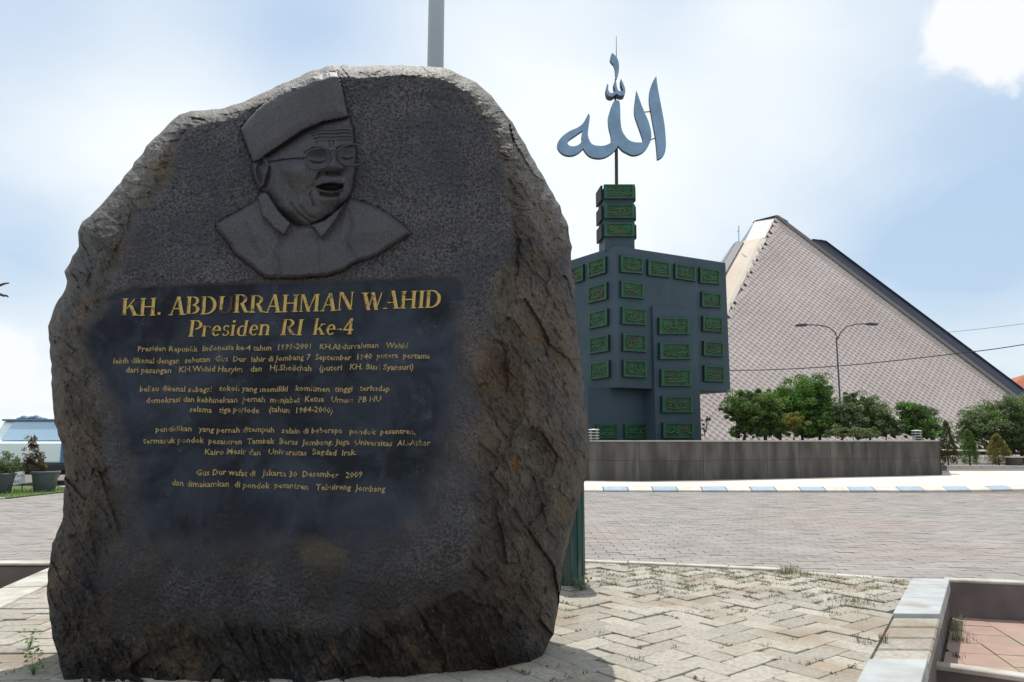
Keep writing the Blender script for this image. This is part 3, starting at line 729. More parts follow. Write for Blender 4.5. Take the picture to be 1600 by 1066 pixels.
def stone_material():
    m = bpy.data.materials.new('dark_basalt'); m.use_nodes = True; t = m.node_tree; p = t.nodes['Principled BSDF']
    geo = N(t, 'ShaderNodeNewGeometry'); pos = geo.outputs['Position']
    at_ = N(t, 'ShaderNodeAttribute', attribute_name='zone'); sp = N(t, 'ShaderNodeSeparateColor'); L(t, at_.outputs['Color'], sp.inputs[0])
    at2 = N(t, 'ShaderNodeAttribute', attribute_name='shade_spot_fig'); sp2 = N(t, 'ShaderNodeSeparateColor'); L(t, at2.outputs['Color'], sp2.inputs[0])
    def noise(scale, det=6, r=.6, dist=0):
        n = N(t, 'ShaderNodeTexNoise'); L(t, pos, n.inputs['Vector']); n.inputs['Scale'].default_value = scale; n.inputs['Detail'].default_value = det; n.inputs['Roughness'].default_value = r; n.inputs['Distortion'].default_value = dist; return n.outputs[0]
    def mr(v, a, b, c=0, d=1):
        n = N(t, 'ShaderNodeMapRange'); L(t, v, n.inputs[0]); n.inputs[1].default_value = a; n.inputs[2].default_value = b; n.inputs[3].default_value = c; n.inputs[4].default_value = d; return n.outputs[0]
    def mix(f, a, b):
        n = N(t, 'ShaderNodeMix', data_type='RGBA')
        if isinstance(f, float): n.inputs[0].default_value = f
        else: L(t, f, n.inputs[0])
        for i, v in ((6, a), (7, b)):
            if isinstance(v, tuple): n.inputs[i].default_value = (*v, 1)
            else: L(t, v, n.inputs[i])
        return n.outputs[2]
    def mul(a, b):
        n = N(t, 'ShaderNodeMath', operation='MULTIPLY'); L(t, a, n.inputs[0])
        if isinstance(b, float): n.inputs[1].default_value = b
        else: L(t, b, n.inputs[1])
        return n.outputs[0]
    nat = mix(mr(noise(5), .35, .65), (.066, .056, .046), (.170, .143, .118))
    nat = mix(mr(noise(38, 4), .56, .68, 0, .6), nat, (.17, .16, .15))
    nat = mix(mr(noise(2.2, 5, .55, 1.2), .52, .62, 0, .6), nat, (.055, .056, .062))
    chis = mix(mr(noise(70, 4), .38, .62), (.020, .020, .024), (.145, .140, .154))
    chis = mix(mr(noise(3), .4, .65, 0, .5), chis, (.038, .037, .041))
    pan = mix(mr(noise(2.6, 7, .62, .6), .42, .66), (.008, .010, .016), (.036, .045, .066))  # blue blotches paint the sky's sheen into the panel colour
    pan = mix(mul(mr(noise(7, 8, .7), .55, .7, 0, .7), mr(noise(110, 3), .45, .65)), pan, (.11, .115, .13))
    c = mix(sp.outputs[0], nat, chis)
    c = mix(mul(sp.outputs[2], mr(noise(9, 6), .35, .6, .35, 1)), c, (.140, .088, .050))
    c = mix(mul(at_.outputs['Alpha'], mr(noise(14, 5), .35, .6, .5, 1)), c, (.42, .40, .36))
    c = mix(sp.outputs[1], c, pan)
    c = mix(mul(sp2.outputs[2], 0.70), c, (.033, .034, .043))
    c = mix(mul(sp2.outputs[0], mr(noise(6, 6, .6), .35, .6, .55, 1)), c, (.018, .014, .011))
    c = mix(mul(sp2.outputs[1], 1.0), c, (.22, .085, .03))
    # mineral streaks and scuffs in the natural stone
    w = N(t, 'ShaderNodeTexVoronoi', feature='DISTANCE_TO_EDGE'); mp = N(t, 'ShaderNodeMapping'); L(t, pos, mp.inputs[0]); mp.inputs['Rotation'].default_value = (0, R(35), 0); mp.inputs['Scale'].default_value = (9, 9, 2.5); L(t, mp.outputs[0], w.inputs['Vector'])
    # fibrous grain of the broken faces: long noise drawn along the cleavage
    mp = N(t, 'ShaderNodeMapping'); L(t, pos, mp.inputs[0]); mp.inputs['Rotation'].default_value = (0, R(28), 0); mp.inputs['Scale'].default_value = (64, 40, 21)
    fb_ = N(t, 'ShaderNodeTexNoise'); L(t, mp.outputs[0], fb_.inputs['Vector']); fb_.inputs['Scale'].default_value = 1.0; fb_.inputs['Detail'].default_value = 7; fb_.inputs['Roughness'].default_value = .65
    nsm = N(t, 'ShaderNodeMath', operation='SUBTRACT', use_clamp=True); nsm.inputs[0].default_value = 1.0; mxz = N(t, 'ShaderNodeMath', operation='MAXIMUM'); L(t, sp.outputs[0], mxz.inputs[0]); L(t, sp.outputs[1], mxz.inputs[1]); L(t, mxz.outputs[0], nsm.inputs[1])
    c = mix(mul(mul(mr(fb_.outputs[0], .58, .70), mr(noise(4, 5), .42, .6, .15, 1)), nsm.outputs[0]), c, (.24, .225, .205))
    c = mix(mul(mul(mr(fb_.outputs[0], .44, .36), nsm.outputs[0]), 0.75), c, (.018, .015, .013))
    # bluish slate tint and tan patches
    c = mix(mr(noise(1.7, 4, .5, .8), .50, .62, 0, .45), c, (.036, .042, .060))
    c = mix(mul(mr(noise(2.9, 6, .6, .5), .57, .66, 0, .65), nsm.outputs[0]), c, (.165, .110, .062))
    L(t, c, p.inputs['Base Color'])
    L(t, mr(sp.outputs[1], 0, 1, .52, .42), p.inputs['Roughness']); fs = N(t, 'ShaderNodeMath', operation='MULTIPLY_ADD'); L(t, sp2.outputs[2], fs.inputs[0]); fs.inputs[1].default_value = .20; L(t, mr(sp.outputs[1], 0, 1, .30, .16), fs.inputs[2]); L(t, fs.outputs[0], p.inputs['Specular IOR Level'])
    nofig = N(t, 'ShaderNodeMath', operation='SUBTRACT'); nofig.inputs[0].default_value = 1.0; L(t, sp2.outputs[2], nofig.inputs[1])
    nofig = mr(nofig.outputs[0], 0, 1, .30, 1)
    n1 = noise(62, 5, .6); n2 = noise(170, 3, .6); n3 = fb_.outputs[0]
    b1 = N(t, 'ShaderNodeBump'); L(t, n3, b1.inputs['Height']); b1.inputs['Distance'].default_value = .050; L(t, mr(sp.outputs[1], 0, 1, .55, .03), b1.inputs['Strength'])
    # keep the coarse bump off the chiselled field
    s_n = N(t, 'ShaderNodeMath', operation='MAXIMUM'); L(t, sp.outputs[0], s_n.inputs[0]); L(t, sp.outputs[1], s_n.inputs[1]); L(t, mr(s_n.outputs[0], 0, 1, 1.0, .06), b1.inputs['Strength'])
    b2 = N(t, 'ShaderNodeBump'); L(t, n1, b2.inputs['Height']); b2.inputs['Distance'].default_value = .015; L(t, mul(mr(sp.outputs[1], 0, 1, 1.0, .06), nofig), b2.inputs['Strength']); L(t, b1.outputs[0], b2.inputs['Normal'])
    b3 = N(t, 'ShaderNodeBump'); L(t, n2, b3.inputs['Height']); b3.inputs['Distance'].default_value = .005; L(t, mul(mr(sp.outputs[1], 0, 1, 1.0, .12), nofig), b3.inputs['Strength']); L(t, b2.outputs[0], b3.inputs['Normal'])
    L(t, b3.outputs[0], p.inputs['Normal'])
    return m
m_stone = stone_material()
rock = thing('carved_boulder', 'huge dark boulder carved with a bespectacled bust above gilded lettering', 'monument', (-1.25, 5.0, 0))
def rock_part(name, mask, parent):
    f = Q[mask]; u, inv = np.unique(f, return_inverse=True); f2 = inv.reshape(-1, 4)
    me = bpy.data.meshes.new(name); me.vertices.add(len(u)); me.vertices.foreach_set('co', allP[u].astype(np.float32).ravel())
    me.loops.add(len(f2) * 4); me.loops.foreach_set('vertex_index', f2.astype(np.int32).ravel())
    me.polygons.add(len(f2)); me.polygons.foreach_set('loop_start', (np.arange(len(f2)) * 4).astype(np.int32))
    me.update(calc_edges=True)
    me.polygons.foreach_set('use_smooth', np.ones(len(f2), bool))
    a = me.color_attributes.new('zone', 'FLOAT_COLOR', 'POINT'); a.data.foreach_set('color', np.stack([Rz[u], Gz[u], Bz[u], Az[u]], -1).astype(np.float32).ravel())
    a = me.color_attributes.new('shade_spot_fig', 'FLOAT_COLOR', 'POINT'); a.data.foreach_set('color', np.stack([Kz[u], Sz[u], Fz[u], Kz[u] * 0 + 1], -1).astype(np.float32).ravel())  # channels: painted lower shade, orange spot, carved figure
    me.materials.append(m_stone); me.validate(); 
    me.normals_split_custom_set_from_vertices(vnrm[u].tolist())
    return link(name, me, parent)
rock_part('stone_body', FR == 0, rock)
panel = rock_part('inscription_panel', FR == 1, rock)
face = rock_part('portrait_relief', FR == 3, rock)
face['label'] = 'carved face of an elderly man, mouth open, turned to the right'
rock_part('cap', FR == 2, face); rock_part('shirt', FR == 4, face)
def on_rock(pts, off):
    X = np.array([p[0] for p in pts], float); Y = np.array([p[1] for p in pts], float); D = surf_depth(X, Y)[0]
    return to_world(X, Y, D - off)
m_rim = mat('carved_rim', (.018, .018, .022), (.05, .05, .056), scale=18, rough=.35, bump=.3, bscale=150)
gl = MB()
def ell(cx, cy, rx, ry, rot, p=2.5):
    o = []
    for k in range(37):
        a = 2 * math.pi * k / 36; c, s = math.cos(a), math.sin(a)
        x = rx * math.copysign(abs(c) ** (2 / p), c); y = ry * math.copysign(abs(s) ** (2 / p), s)
        o.append((cx + x * math.cos(R(rot)) - y * math.sin(R(rot)), cy + x * math.sin(R(rot)) + y * math.cos(R(rot))))
    return o
def plane_pts(pts, lift):
    X = np.array([p[0] for p in pts], float); Y = np.array([p[1] for p in pts], float); D = plane_depth(X, Y)[0]
    return to_world(X, Y, D - lift)
gl.tube(plane_pts(ell(496, 248.5, 18.8, 15.8, -12), .176), .0072, 8); gl.tube(plane_pts(ell(549, 242.8, 20.5, 16.6, -4), .146), .0072, 8)
gl.tube(plane_pts([(513, 241), (518, 236), (524, 234), (529, 236.5)], .176), .0055, 8)
gl.tube(on_rock([(477.5, 246), (462, 246), (444, 247.5), (432, 250), (421, 251), (414, 246.5), (407, 247), (400, 253)], .010), .0058, 8)
gl.build('glasses', m_rim, face, smooth=True)

# ---- lettering
def gold_material(name, wear, gc=(.50, .345, .095, 1)):
    m = bpy.data.materials.new(name); m.use_nodes = True; t = m.node_tree; p = t.nodes['Principled BSDF']
    geo = N(t, 'ShaderNodeNewGeometry'); n = N(t, 'ShaderNodeTexNoise'); L(t, geo.outputs['Position'], n.inputs['Vector']); n.inputs['Scale'].default_value = 26; n.inputs['Detail'].default_value = 6
    n.inputs['Roughness'].default_value = .7
    r = N(t, 'ShaderNodeMapRange'); L(t, n.outputs[0], r.inputs[0]); r.inputs[1].default_value = wear - .04; r.inputs[2].default_value = wear + .06
    mx = N(t, 'ShaderNodeMix', data_type='RGBA'); L(t, r.outputs[0], mx.inputs[0]); mx.inputs[6].default_value = gc; mx.inputs[7].default_value = (.060, .042, .024, 1)
    L(t, mx.outputs[2], p.inputs['Base Color']); p.inputs['Roughness'].default_value = .5; p.inputs['Specular IOR Level'].default_value = .5
    mt = N(t, 'ShaderNodeMath', operation='MULTIPLY_ADD'); L(t, r.outputs[0], mt.inputs[0]); mt.inputs[1].default_value = -.25; mt.inputs[2].default_value = .25; L(t, mt.outputs[0], p.inputs['Metallic'])
    return m
m_gold = gold_material('gilded_letter', .575); m_goldw = gold_material('gilded_small_letter', .56, (.34, .25, .095, 1))
m_lost_shade = mat('bare_shaded_letter', (.070, .042, .020), (.040, .028, .018), scale=20, rough=.7)  # letter parts without gold, and the painted shadow side of the cut
# serif glyphs, drawn as strokes on a unit cap height
class G:
    def __init__(s): s.p = []
    def st(s, x, y0=0, y1=1, w=.17, s0=True, s1=True, sx=.075):
        s.p.append([(x, y0), (x + w, y0), (x + w, y1), (x, y1)])
        if s0: s.p.append([(x - sx, y0), (x + w + sx, y0), (x + w + sx * .9, y0 + .05), (x - sx * .9, y0 + .05)])
        if s1: s.p.append([(x - sx * .9, y1 - .05), (x + w + sx * .9, y1 - .05), (x + w + sx, y1), (x - sx, y1)])
        return s
    def ln(s, a, b, w):
        s.p.append([(a[0], a[1]), (a[0] + w, a[1]), (b[0] + w, b[1]), (b[0], b[1])]); return s
    def sf(s, x0, x1, y, up=True):
        s.p.append([(x0, y), (x1, y), (x1, y + .05), (x0, y + .05)] if up else [(x0, y - .05), (x1, y - .05), (x1, y), (x0, y)]); return s
    def hb(s, x0, x1, y, w=.06): s.p.append([(x0, y), (x1, y), (x1, y + w), (x0, y + w)]); return s
    def arc(s, cx, cy, rx, ry, a0, a1, wt=.17, wn=.06, n=12):
        """crescent stroke: thick where it runs vertically, thin where it runs level"""
        for k in range(n):
            t0 = R(a0 + (a1 - a0) * k / n); t1 = R(a0 + (a1 - a0) * (k + 1) / n); q = []
            for t, o in ((t0, 1), (t1, 1), (t1, 0), (t0, 0)):
                c, si = math.cos(t), math.sin(t)
                q.append((cx + (rx if o else rx - wt) * c, cy + (ry if o else ry - wn) * si))
            s.p.append(q)
        return s
def glyph(ch):
    g = G(); w = .8
    if ch == 'K': g.st(.06); g.ln((.23, .42), (.62, .95), .07); g.sf(.52, .84, 1, False); g.ln((.36, .60), (.66, .03), .19); g.sf(.60, .96, 0); w = .98
    elif ch == 'H': g.st(.06); g.st(.64); g.hb(.23, .64, .48); w = .95
    elif ch == '.': g.p.append([(.05, 0), (.19, 0), (.19, .14), (.05, .14)]); w = .28
    elif ch == 'A': g.ln((.06, 0), (.40, 1), .06); g.ln((.62, 0), (.36, 1), .19); g.hb(.19, .62, .32, .055); g.sf(-.04, .20, 0); g.sf(.54, .90, 0); w = .90
    elif ch == 'B': g.st(.06); g.arc(.36, .745, .33, .255, -90, 90, .16); g.arc(.36, .265, .38, .265, -90, 90, .17); w = .82
    elif ch == 'D': g.st(.06); g.arc(.30, .5, .54, .5, -90, 90, .18); w = .93
    elif ch == 'U': g.st(.08, .3, 1, .17, s0=False); g.arc(.42, .32, .34, .33, 180, 360, .16, .07); g.st(.69, .3, 1, .07, s0=False); w = .88
    elif ch == 'R': g.st(.06); g.arc(.34, .73, .35, .27, -90, 90, .16); g.ln((.56, .05), (.32, .50), .19); g.sf(.58, .86, 0); w = .86
    elif ch == 'M': g.st(.06, w=.06); g.ln((.44, 0), (.08, 1), .17); g.ln((.46, 0), (.80, .98), .06); g.st(.86); w = 1.18
    elif ch == 'N': g.st(.08, w=.06, s0=True); g.ln((.66, 0), (.08, 1), .20); g.st(.74, w=.06, s0=False); w = .92
    elif ch == 'W': g.ln((.30, 0), (.04, 1), .19); g.ln((.34, 0), (.56, .95), .06); g.ln((.74, 0), (.48, 1), .19); g.ln((.78, 0), (1.04, .97), .06); g.sf(-.04, .32, 1, False); g.sf(.42, .72, 1, False); g.sf(.96, 1.20, 1, False); w = 1.22
    elif ch == 'I': g.st(.10); w = .42
    elif ch == 'P': g.st(.06); g.arc(.34, .71, .38, .29, -90, 90, .17); w = .76
    elif ch == 'r': g.st(.04, 0, .66, .14, sx=.05); g.arc(.30, .46, .20, .20, 40, 150, .09, .09, 6); w = .50
    elif ch == 'e': g.arc(.30, .33, .26, .34, 0, 320, .14, .06); g.hb(.12, .54, .34, .05); w = .60
    elif ch == 's': g.arc(.24, .49, .19, .18, 20, 250, .10, .06, 8); g.arc(.24, .18, .21, .19, -160, 70, .10, .06, 8); w = .50
    elif ch == 'i': g.st(.06, 0, .66, .14, sx=.05); g.p.append([(.06, .80), (.20, .80), (.20, .94), (.06, .94)]); w = .34
    elif ch == 'd': g.arc(.28, .33, .26, .34, 60, 300, .14, .06); g.st(.42, 0, 1, .14, sx=.05); w = .68
    elif ch == 'n': g.st(.04, 0, .66, .14, sx=.05); g.arc(.32, .44, .24, .22, 0, 150, .14, .06, 8); g.st(.42, 0, .46, .14, s1=False, sx=.05); w = .70
    elif ch == 'k': g.st(.04, 0, 1, .14, sx=.05); g.ln((.16, .28), (.44, .62), .06); g.sf(.36, .62, .66, False); g.ln((.46, .03), (.24, .40), .15); g.sf(.40, .68, 0); w = .68
    elif ch == '-': g.hb(.03, .33, .28, .09); w = .38
    elif ch == '4': g.ln((.02, .30), (.36, 1), .08); g.hb(.02, .60, .24, .09); g.st(.34, 0, 1, .15, sx=.05, s1=False); w = .66
    return g.p, w
def serif_line(text, x0, y0, x1, y1, capy, slant, lost=(), space=.42, part='letter'):
    ws = [glyph(c)[1] if c != ' ' else space for c in text]; tot = sum(ws); adv = 0
    ang = math.atan2(y1 - y0, x1 - x0); sx = math.dist((x0, y0), (x1, y1)) / tot
    for i, c in enumerate(text):
        if c != ' ':
            polys, _ = glyph(c); mb = MB(); jy = rnd.uniform(-.8, .8); js = rnd.uniform(.96, 1.04)
            for k, poly in enumerate(polys):
                pp = []
                if (c, i) in lost or i in lost: lostk = (lost[i] if isinstance(lost, dict) else None)
                else: lostk = None
                mb.cur = 1 if (lostk is not None and k in lostk) else 0
                for (u, v) in poly:
                    u2 = (adv + u * .98 + slant * v) * sx; v2 = v * capy * js
                    pp.append((x0 + u2 * math.cos(ang) + v2 * math.sin(ang), y0 + u2 * math.sin(ang) - v2 * math.cos(ang) + jy))
                X = np.array([p[0] for p in pp]); Y = np.array([p[1] for p in pp]); D = surf_depth(X, Y)[0].mean()
                f = to_world(X, Y, np.full(len(pp), D - .006 - .00025 * (k % 7))); bk = to_world(X, Y, np.full(len(pp), D + .008))
                n = len(pp); P = [tuple(a) for a in f] + [tuple(a) for a in bk]
                mb.add(P, [tuple(range(n))] + [(j, (j + 1) % n, n + (j + 1) % n, n + j) for j in range(n)])
            for k, poly in enumerate(polys):                # shadow side of the cut, painted as an offset brown copy
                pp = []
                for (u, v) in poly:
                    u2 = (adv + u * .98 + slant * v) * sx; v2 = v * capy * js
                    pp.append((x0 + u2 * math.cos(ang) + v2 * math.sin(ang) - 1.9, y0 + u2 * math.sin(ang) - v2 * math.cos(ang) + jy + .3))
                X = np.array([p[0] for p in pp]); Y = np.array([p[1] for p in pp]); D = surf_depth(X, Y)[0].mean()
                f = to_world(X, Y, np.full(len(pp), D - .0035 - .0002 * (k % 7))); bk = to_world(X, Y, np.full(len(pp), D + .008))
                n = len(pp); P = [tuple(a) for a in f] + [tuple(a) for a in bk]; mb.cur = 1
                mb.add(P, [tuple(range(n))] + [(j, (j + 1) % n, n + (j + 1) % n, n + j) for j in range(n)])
            mb.build(part, [m_gold, m_lost_shade], panel)
        adv += ws[i]
T1 = 'KH. ABDURRAHMAN WAHID'
lost = {0: {1, 4}, 7: {3, 4, 5, 6, 7, 8, 9, 10, 11, 12, 13, 14, 15, 16, 17}, 17: {0}, 16: {6, 5}}
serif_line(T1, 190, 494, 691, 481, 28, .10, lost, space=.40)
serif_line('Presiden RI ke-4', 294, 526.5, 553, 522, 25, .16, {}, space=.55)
SMALL = [('Presiden Republik  Indonesia ke-4 tahun  1999-2001   KH.Abdurrahman   Wahid', 215, 550, 637, 543.5, 8.6),
 ('lebih dikenal dengan  sebutan  Gus  Dur  lahir di Jombang 7  September  1940  putera  pertama', 177, 569, 672, 559.5, 8.8),
 ('dari pasangan   KH.Wahid Hasyim   dan   Hj.Sholichah   (puteri   KH. Bisri Syansuri)', 196, 583, 646, 577, 9.0),
 ('beliau dikenal sebagai   tokoh yang memiliki   komitmen  tinggi   terhadap', 218, 612, 609, 611.5, 8.8),
 ('demokrasi dan kebhinekaan  pernah  menjabat  Ketua   Umum  PB NU', 228, 629, 595, 628.5, 9.0),
 ('selama   tiga periode    (tahun  1984-2000)', 296, 644.5, 520, 645, 9.0),
 ('pendidikan   yang pernah ditempuh   selain di beberapa   pondok  pesantren,', 243, 674, 649, 679, 8.6),
 ('termasuk pondok  pesantren  Tambak  Beras  Jombang. Juga  Universitas  AL-Azhar', 223, 692, 672, 697, 8.8),
 ('Kairo Mesir dan   Universitas  Bagdad  Irak.', 320, 710, 557, 711.5, 9.0),
 ('Gus Dur wafat di   Jakarta 30  Desember   2009', 306, 742, 566, 747, 9.4),
 ('dan dimakamkan  di pondok  pesantren   Tebuireng  Jombang', 268, 759, 602, 768, 9.4)]
def text_mesh(body, offset=.006, res=1):
    cu = bpy.data.curves.new('txt', 'FONT'); cu.body = body; cu.resolution_u = res; cu.offset = offset; cu.fill_mode = 'FRONT'; cu.extrude = 0
    ob = bpy.data.objects.new('txt', cu); COL.objects.link(ob); bpy.context.view_layer.update()
    me = bpy.data.meshes.new_from_object(ob.evaluated_get(bpy.context.evaluated_depsgraph_get())); bpy.data.objects.remove(ob); bpy.data.curves.remove(cu); return me
for (s_, x0, y0, x1, y1, cap) in SMALL:
    me = text_mesh(s_, .016); co = np.array([v.co[:] for v in me.vertices]); mx = co[:, 0].max(); mn = co[:, 0].min()
    u = (co[:, 0] - mn) / (mx - mn); v = co[:, 1] / .70 * cap
    X = x0 + (x1 - x0) * u + v * .10; Y = y0 + (y1 - y0) * u - v + .9 * np.sin(u * 23 + y0)
    D = surf_depth(X, Y)[0]; wp = to_world(X, Y, D - .0035)
    me.vertices.foreach_set('co', wp.astype(np.float32).ravel()); me.update(); me.name = 'inscription_line'; me.materials.clear(); me.materials.append(m_goldw)
    link('inscription_line', me, panel, 'stuff')

# ================================================================== POLE AND POST
m_galv = mat('painted_steel_grey', (.30, .33, .36), (.36, .39, .42), scale=1.5, rough=.45, bump=.08, bscale=20, spec=.5)
m_dark = mat('dark_metal', (.025, .027, .03), rough=.5)
pm = at(681, 60, 7.6); PR_ = 27 / 2 / FPX * 7.6 * 1.02
fp = thing('flagpole', 'tall smooth grey metal pole rising behind the top of the boulder', 'pole', (pm.x, 7.6, 0))
mb = MB(); mb.tube([(pm.x - .003, 7.6, -.02), (pm.x, 7.6, 5), (pm.x + .004, 7.6, 9.5)], [PR_ * 1.05, PR_, PR_ * .9], 28); mb.build('pole_shaft', m_galv, fp, smooth=True)
mb = MB(); mb.lathe([(.30, 0), (.30, .03), (.15, .05), (.10, .2), (.10, .22)], (pm.x, 7.6, 0), 24); mb.build('base_flange', m_dark, fp, smooth=False)
m_teal = mat('weathered_green_paint', (.022, .062, .055), (.045, .095, .085), scale=5, rough=.75, bump=.5, bscale=18, stretch=(3, 3, .5), c3=(.10, .13, .115), s3=4, dist=.012)
pg = gr(888, 917); pr = 27 / FPX * pg.y
gp = thing('concrete_post', 'stout weathered dark green post standing close behind the right edge of the boulder', 'post', (pg.x, pg.y + pr, 0))
mb = MB(); mb.lathe([(pr * 1.03, -.02), (pr, .1), (pr * .985, .7), (pr * .99, 1.10), (pr * 1.06, 1.12), (pr * 1.06, 1.2), (pr * .9, 1.24), (0, 1.26)], (pg.x, pg.y + pr, 0), 28); mb.build('post_shaft', m_teal, gp, smooth=False)
for k in range(14):
    a = 2 * math.pi * k / 14; mb = MB(); mb.box((pg.x + pr * 1.0 * math.cos(a), pg.y + pr + pr * 1.0 * math.sin(a), .58), (.014, .035, 1.0), a); mb.build('rib', m_teal, gp)

# ================================================================== PLAQUE MONUMENT
m_slate = mat('slate_blue_paint', (.040, .068, .090), (.056, .088, .114), scale=.7, rough=.65, bump=.1, bscale=8, c3=(.034, .058, .080), s3=.35)
m_green = mat('green_plaque', (.004, .040, .018), (.012, .095, .038), scale=3, rough=.6, c3=(.040, .024, .014), s3=2.3)
m_frame = mat('plaque_frame', (.011, .070, .038), (.018, .105, .054), scale=3, rough=.5)
m_pback = mat('plaque_side', (.012, .020, .022), rough=.7)
m_script = mat('plaque_relief', (.025, .14, .055), (.12, .095, .035), scale=3, rough=.5)
YC = 36.0
C0 = at(963, 384, YC); ZT = C0.z
def on_z(px, py, z):
    d = direction(px, py); t = (z - EYE) / d[2]; return Vector((d[0] * t, d[1] * t, z))
RE = on_z(1134, 410.5, ZT); LE0 = on_z(897, 405, ZT)
ZB = at(963, 606, YC).z
dR = (RE - C0); WR = dR.length; dR.normalize(); dL = (LE0 - C0).normalized(); LE = C0 + dL * 6.5
nR = Vector((dR.y, -dR.x, 0)); nL = Vector((-dL.y, dL.x, 0))
if nR.y > 0: nR = -nR
if nL.dot(Vector((0, -1, 0))) < 0: nL = -nL
mon = thing('plaque_monument', 'angular slate blue monument covered with dark green calligraphy plaques', 'monument', (C0.x, C0.y, 1.2))
def P3(v, z): return (v.x, v.y, z)
BKc = RE + dL * 6.5
mb = MB(); mb.slab([(C0.x, C0.y), (RE.x, RE.y), (BKc.x, BKc.y), (LE.x, LE.y)], ZB, ZT); mb.build('upper_block', m_slate, mon, bevel=.03)
# recessed base
rec = .7
b0 = C0 - nR * rec - dR * 1.35; b1 = C0 - nR * rec + dR * (WR * .78); ZG = 1.1
mb = MB(); mb.slab([(b0.x, b0.y), (b1.x, b1.y), (b1.x - nR.x * 4, b1.y - nR.y * 4), (b0.x - nR.x * 4, b0.y - nR.y * 4)], ZG, ZB + .05); mb.build('base_block', m_slate, mon, bevel=.02)
def hit(px, py, o, n):
    d = Vector(direction(px, py)); e = Vector((0, 0, EYE)); t = (o - e).dot(n) / d.dot(n); return e + d * t
# stem: proud of the face
so = C0 + nR * .16
s0_ = hit(1023, 600, so, nR); s1_ = hit(1093.5, 600, so, nR); szt = hit(1050, 481, so, nR).z
mb = MB(); mb.slab([(s0_.x, s0_.y), (s1_.x, s1_.y), (s1_.x - nR.x * 2.2, s1_.y - nR.y * 2.2), (s0_.x - nR.x * 2.2, s0_.y - nR.y * 2.2)], ZG, szt); mb.build('stem', m_slate, mon, bevel=.02)
def plaque(quad, o, n, th=.10, rs=0):
    """quad: four photo points TL TR BR BL on a face through o with normal n"""
    q = [hit(x, y, o, n) for x, y in quad]; r = random.Random(rs)
    mb = MB(); mb.prism([p + n * .004 for p in q], n * th)
    bk = mb.build('plaque', m_pback, mon)
    c = sum(q, Vector()) / 4
    f = [c + (p - c) * .97 + n * (th + .002) for p in q]; g_ = [c + (p - c) * .80 + n * (th + .002) for p in q]
    mb = MB()
    for i in range(4):
        j = (i + 1) % 4; mb.prism([f[i], f[j], g_[j], g_[i]], n * .05)
    fr_ = mb.build('plaque_frame', m_frame, bk); fr_.parent = bk
    mb = MB(); mb.prism([c + (p - c) * .81 + n * (th + .001) for p in q], n * .012); inn = mb.build('plaque_field', m_green, bk)
    # flowing raised script strokes
    u = (q[1] - q[0] + q[2] - q[3]) / 2; v = (q[0] - q[3] + q[1] - q[2]) / 2; mb = MB(); o2 = c + n * (th + .03)
    for s in range(r.randint(3, 4)):
        cx = -.26 + .18 * s + r.uniform(-.03, .03); a0 = r.uniform(0, 6); pts = []; k1 = r.uniform(.08, .14); ry = r.uniform(.14, .24)
        for i in range(9):
            t = i / 8; a = a0 + t * r.uniform(3.5, 4.5); pts.append(o2 + u * (cx + k1 * math.cos(a) + (t - .5) * .10) + v * (ry * math.sin(a) * (.6 + .4 * t)))
        mb.tube(pts, .030, 5)
    if r.random() < .7:
        mb.tube([o2 + u * -.3 + v * -.22, o2 + u * 0 + v * -.27, o2 + u * .3 + v * -.18], .028, 5)
    mb.build('plaque_script', m_script, bk)
def Qd(x0, y0, x1, y1, sl0=0, sl1=0): return [(x0, y0), (x1, y0 + sl0), (x1, y1 + sl1), (x0, y1)]
rq = [Qd(967.5, 399, 1003, 426, 6, 3), Qd(1010, 405.5, 1045, 431, 6, 4), Qd(1052, 412, 1085, 436, 5.5, 5), Qd(1091, 418, 1123, 443, 5, 2),
      Qd(968, 439, 1004.5, 465, 5, 3), Qd(969.5, 480, 1007.5, 507, 4, 2), Qd(971, 521, 1008, 549, 3, 2), Qd(971.5, 562, 1008.5, 589, 2, 2),
      Qd(1094, 456, 1125, 480, 4, 2), Qd(1095.5, 494, 1127, 518, 3, 2), Qd(1096.5, 533, 1129, 556, 2.5, 2), Qd(1097.5, 571, 1130, 596, 2, 1.5)]
for i, q in enumerate(rq): plaque(q, C0, nR, rs=i)
lq = [[(921, 410), (949, 401), (949, 427), (921, 435)], [(921, 450), (951, 441), (951, 468), (921, 475)], [(922, 489), (952, 482), (952, 509), (922, 515)], [(923, 529), (953.5, 523), (953.5, 549), (923, 554)], [(924, 568), (954.5, 563), (954.5, 590), (924, 594)],
      [(895, 419), (914, 413), (914, 439), (895, 444)], [(872, 427), (889, 421), (889, 446), (872, 451)]]
for i, q in enumerate(lq): plaque(q, C0, nL, rs=40 + i)
for i, q in enumerate([Qd(1027, 497, 1075.5, 523), Qd(1028, 536, 1077.5, 562, .5), Qd(1030, 577, 1079, 604), Qd(1031.5, 619, 1081, 645), Qd(1033, 660.5, 1083, 685)]): plaque(q, so, nR, rs=60 + i)
bo = C0 - nR * rec
for i, q in enumerate([Qd(930, 663.5, 965, 685.5), Qd(974, 662.5, 1012, 685.5)]): plaque(q, bo, nR, .05, rs=70 + i)
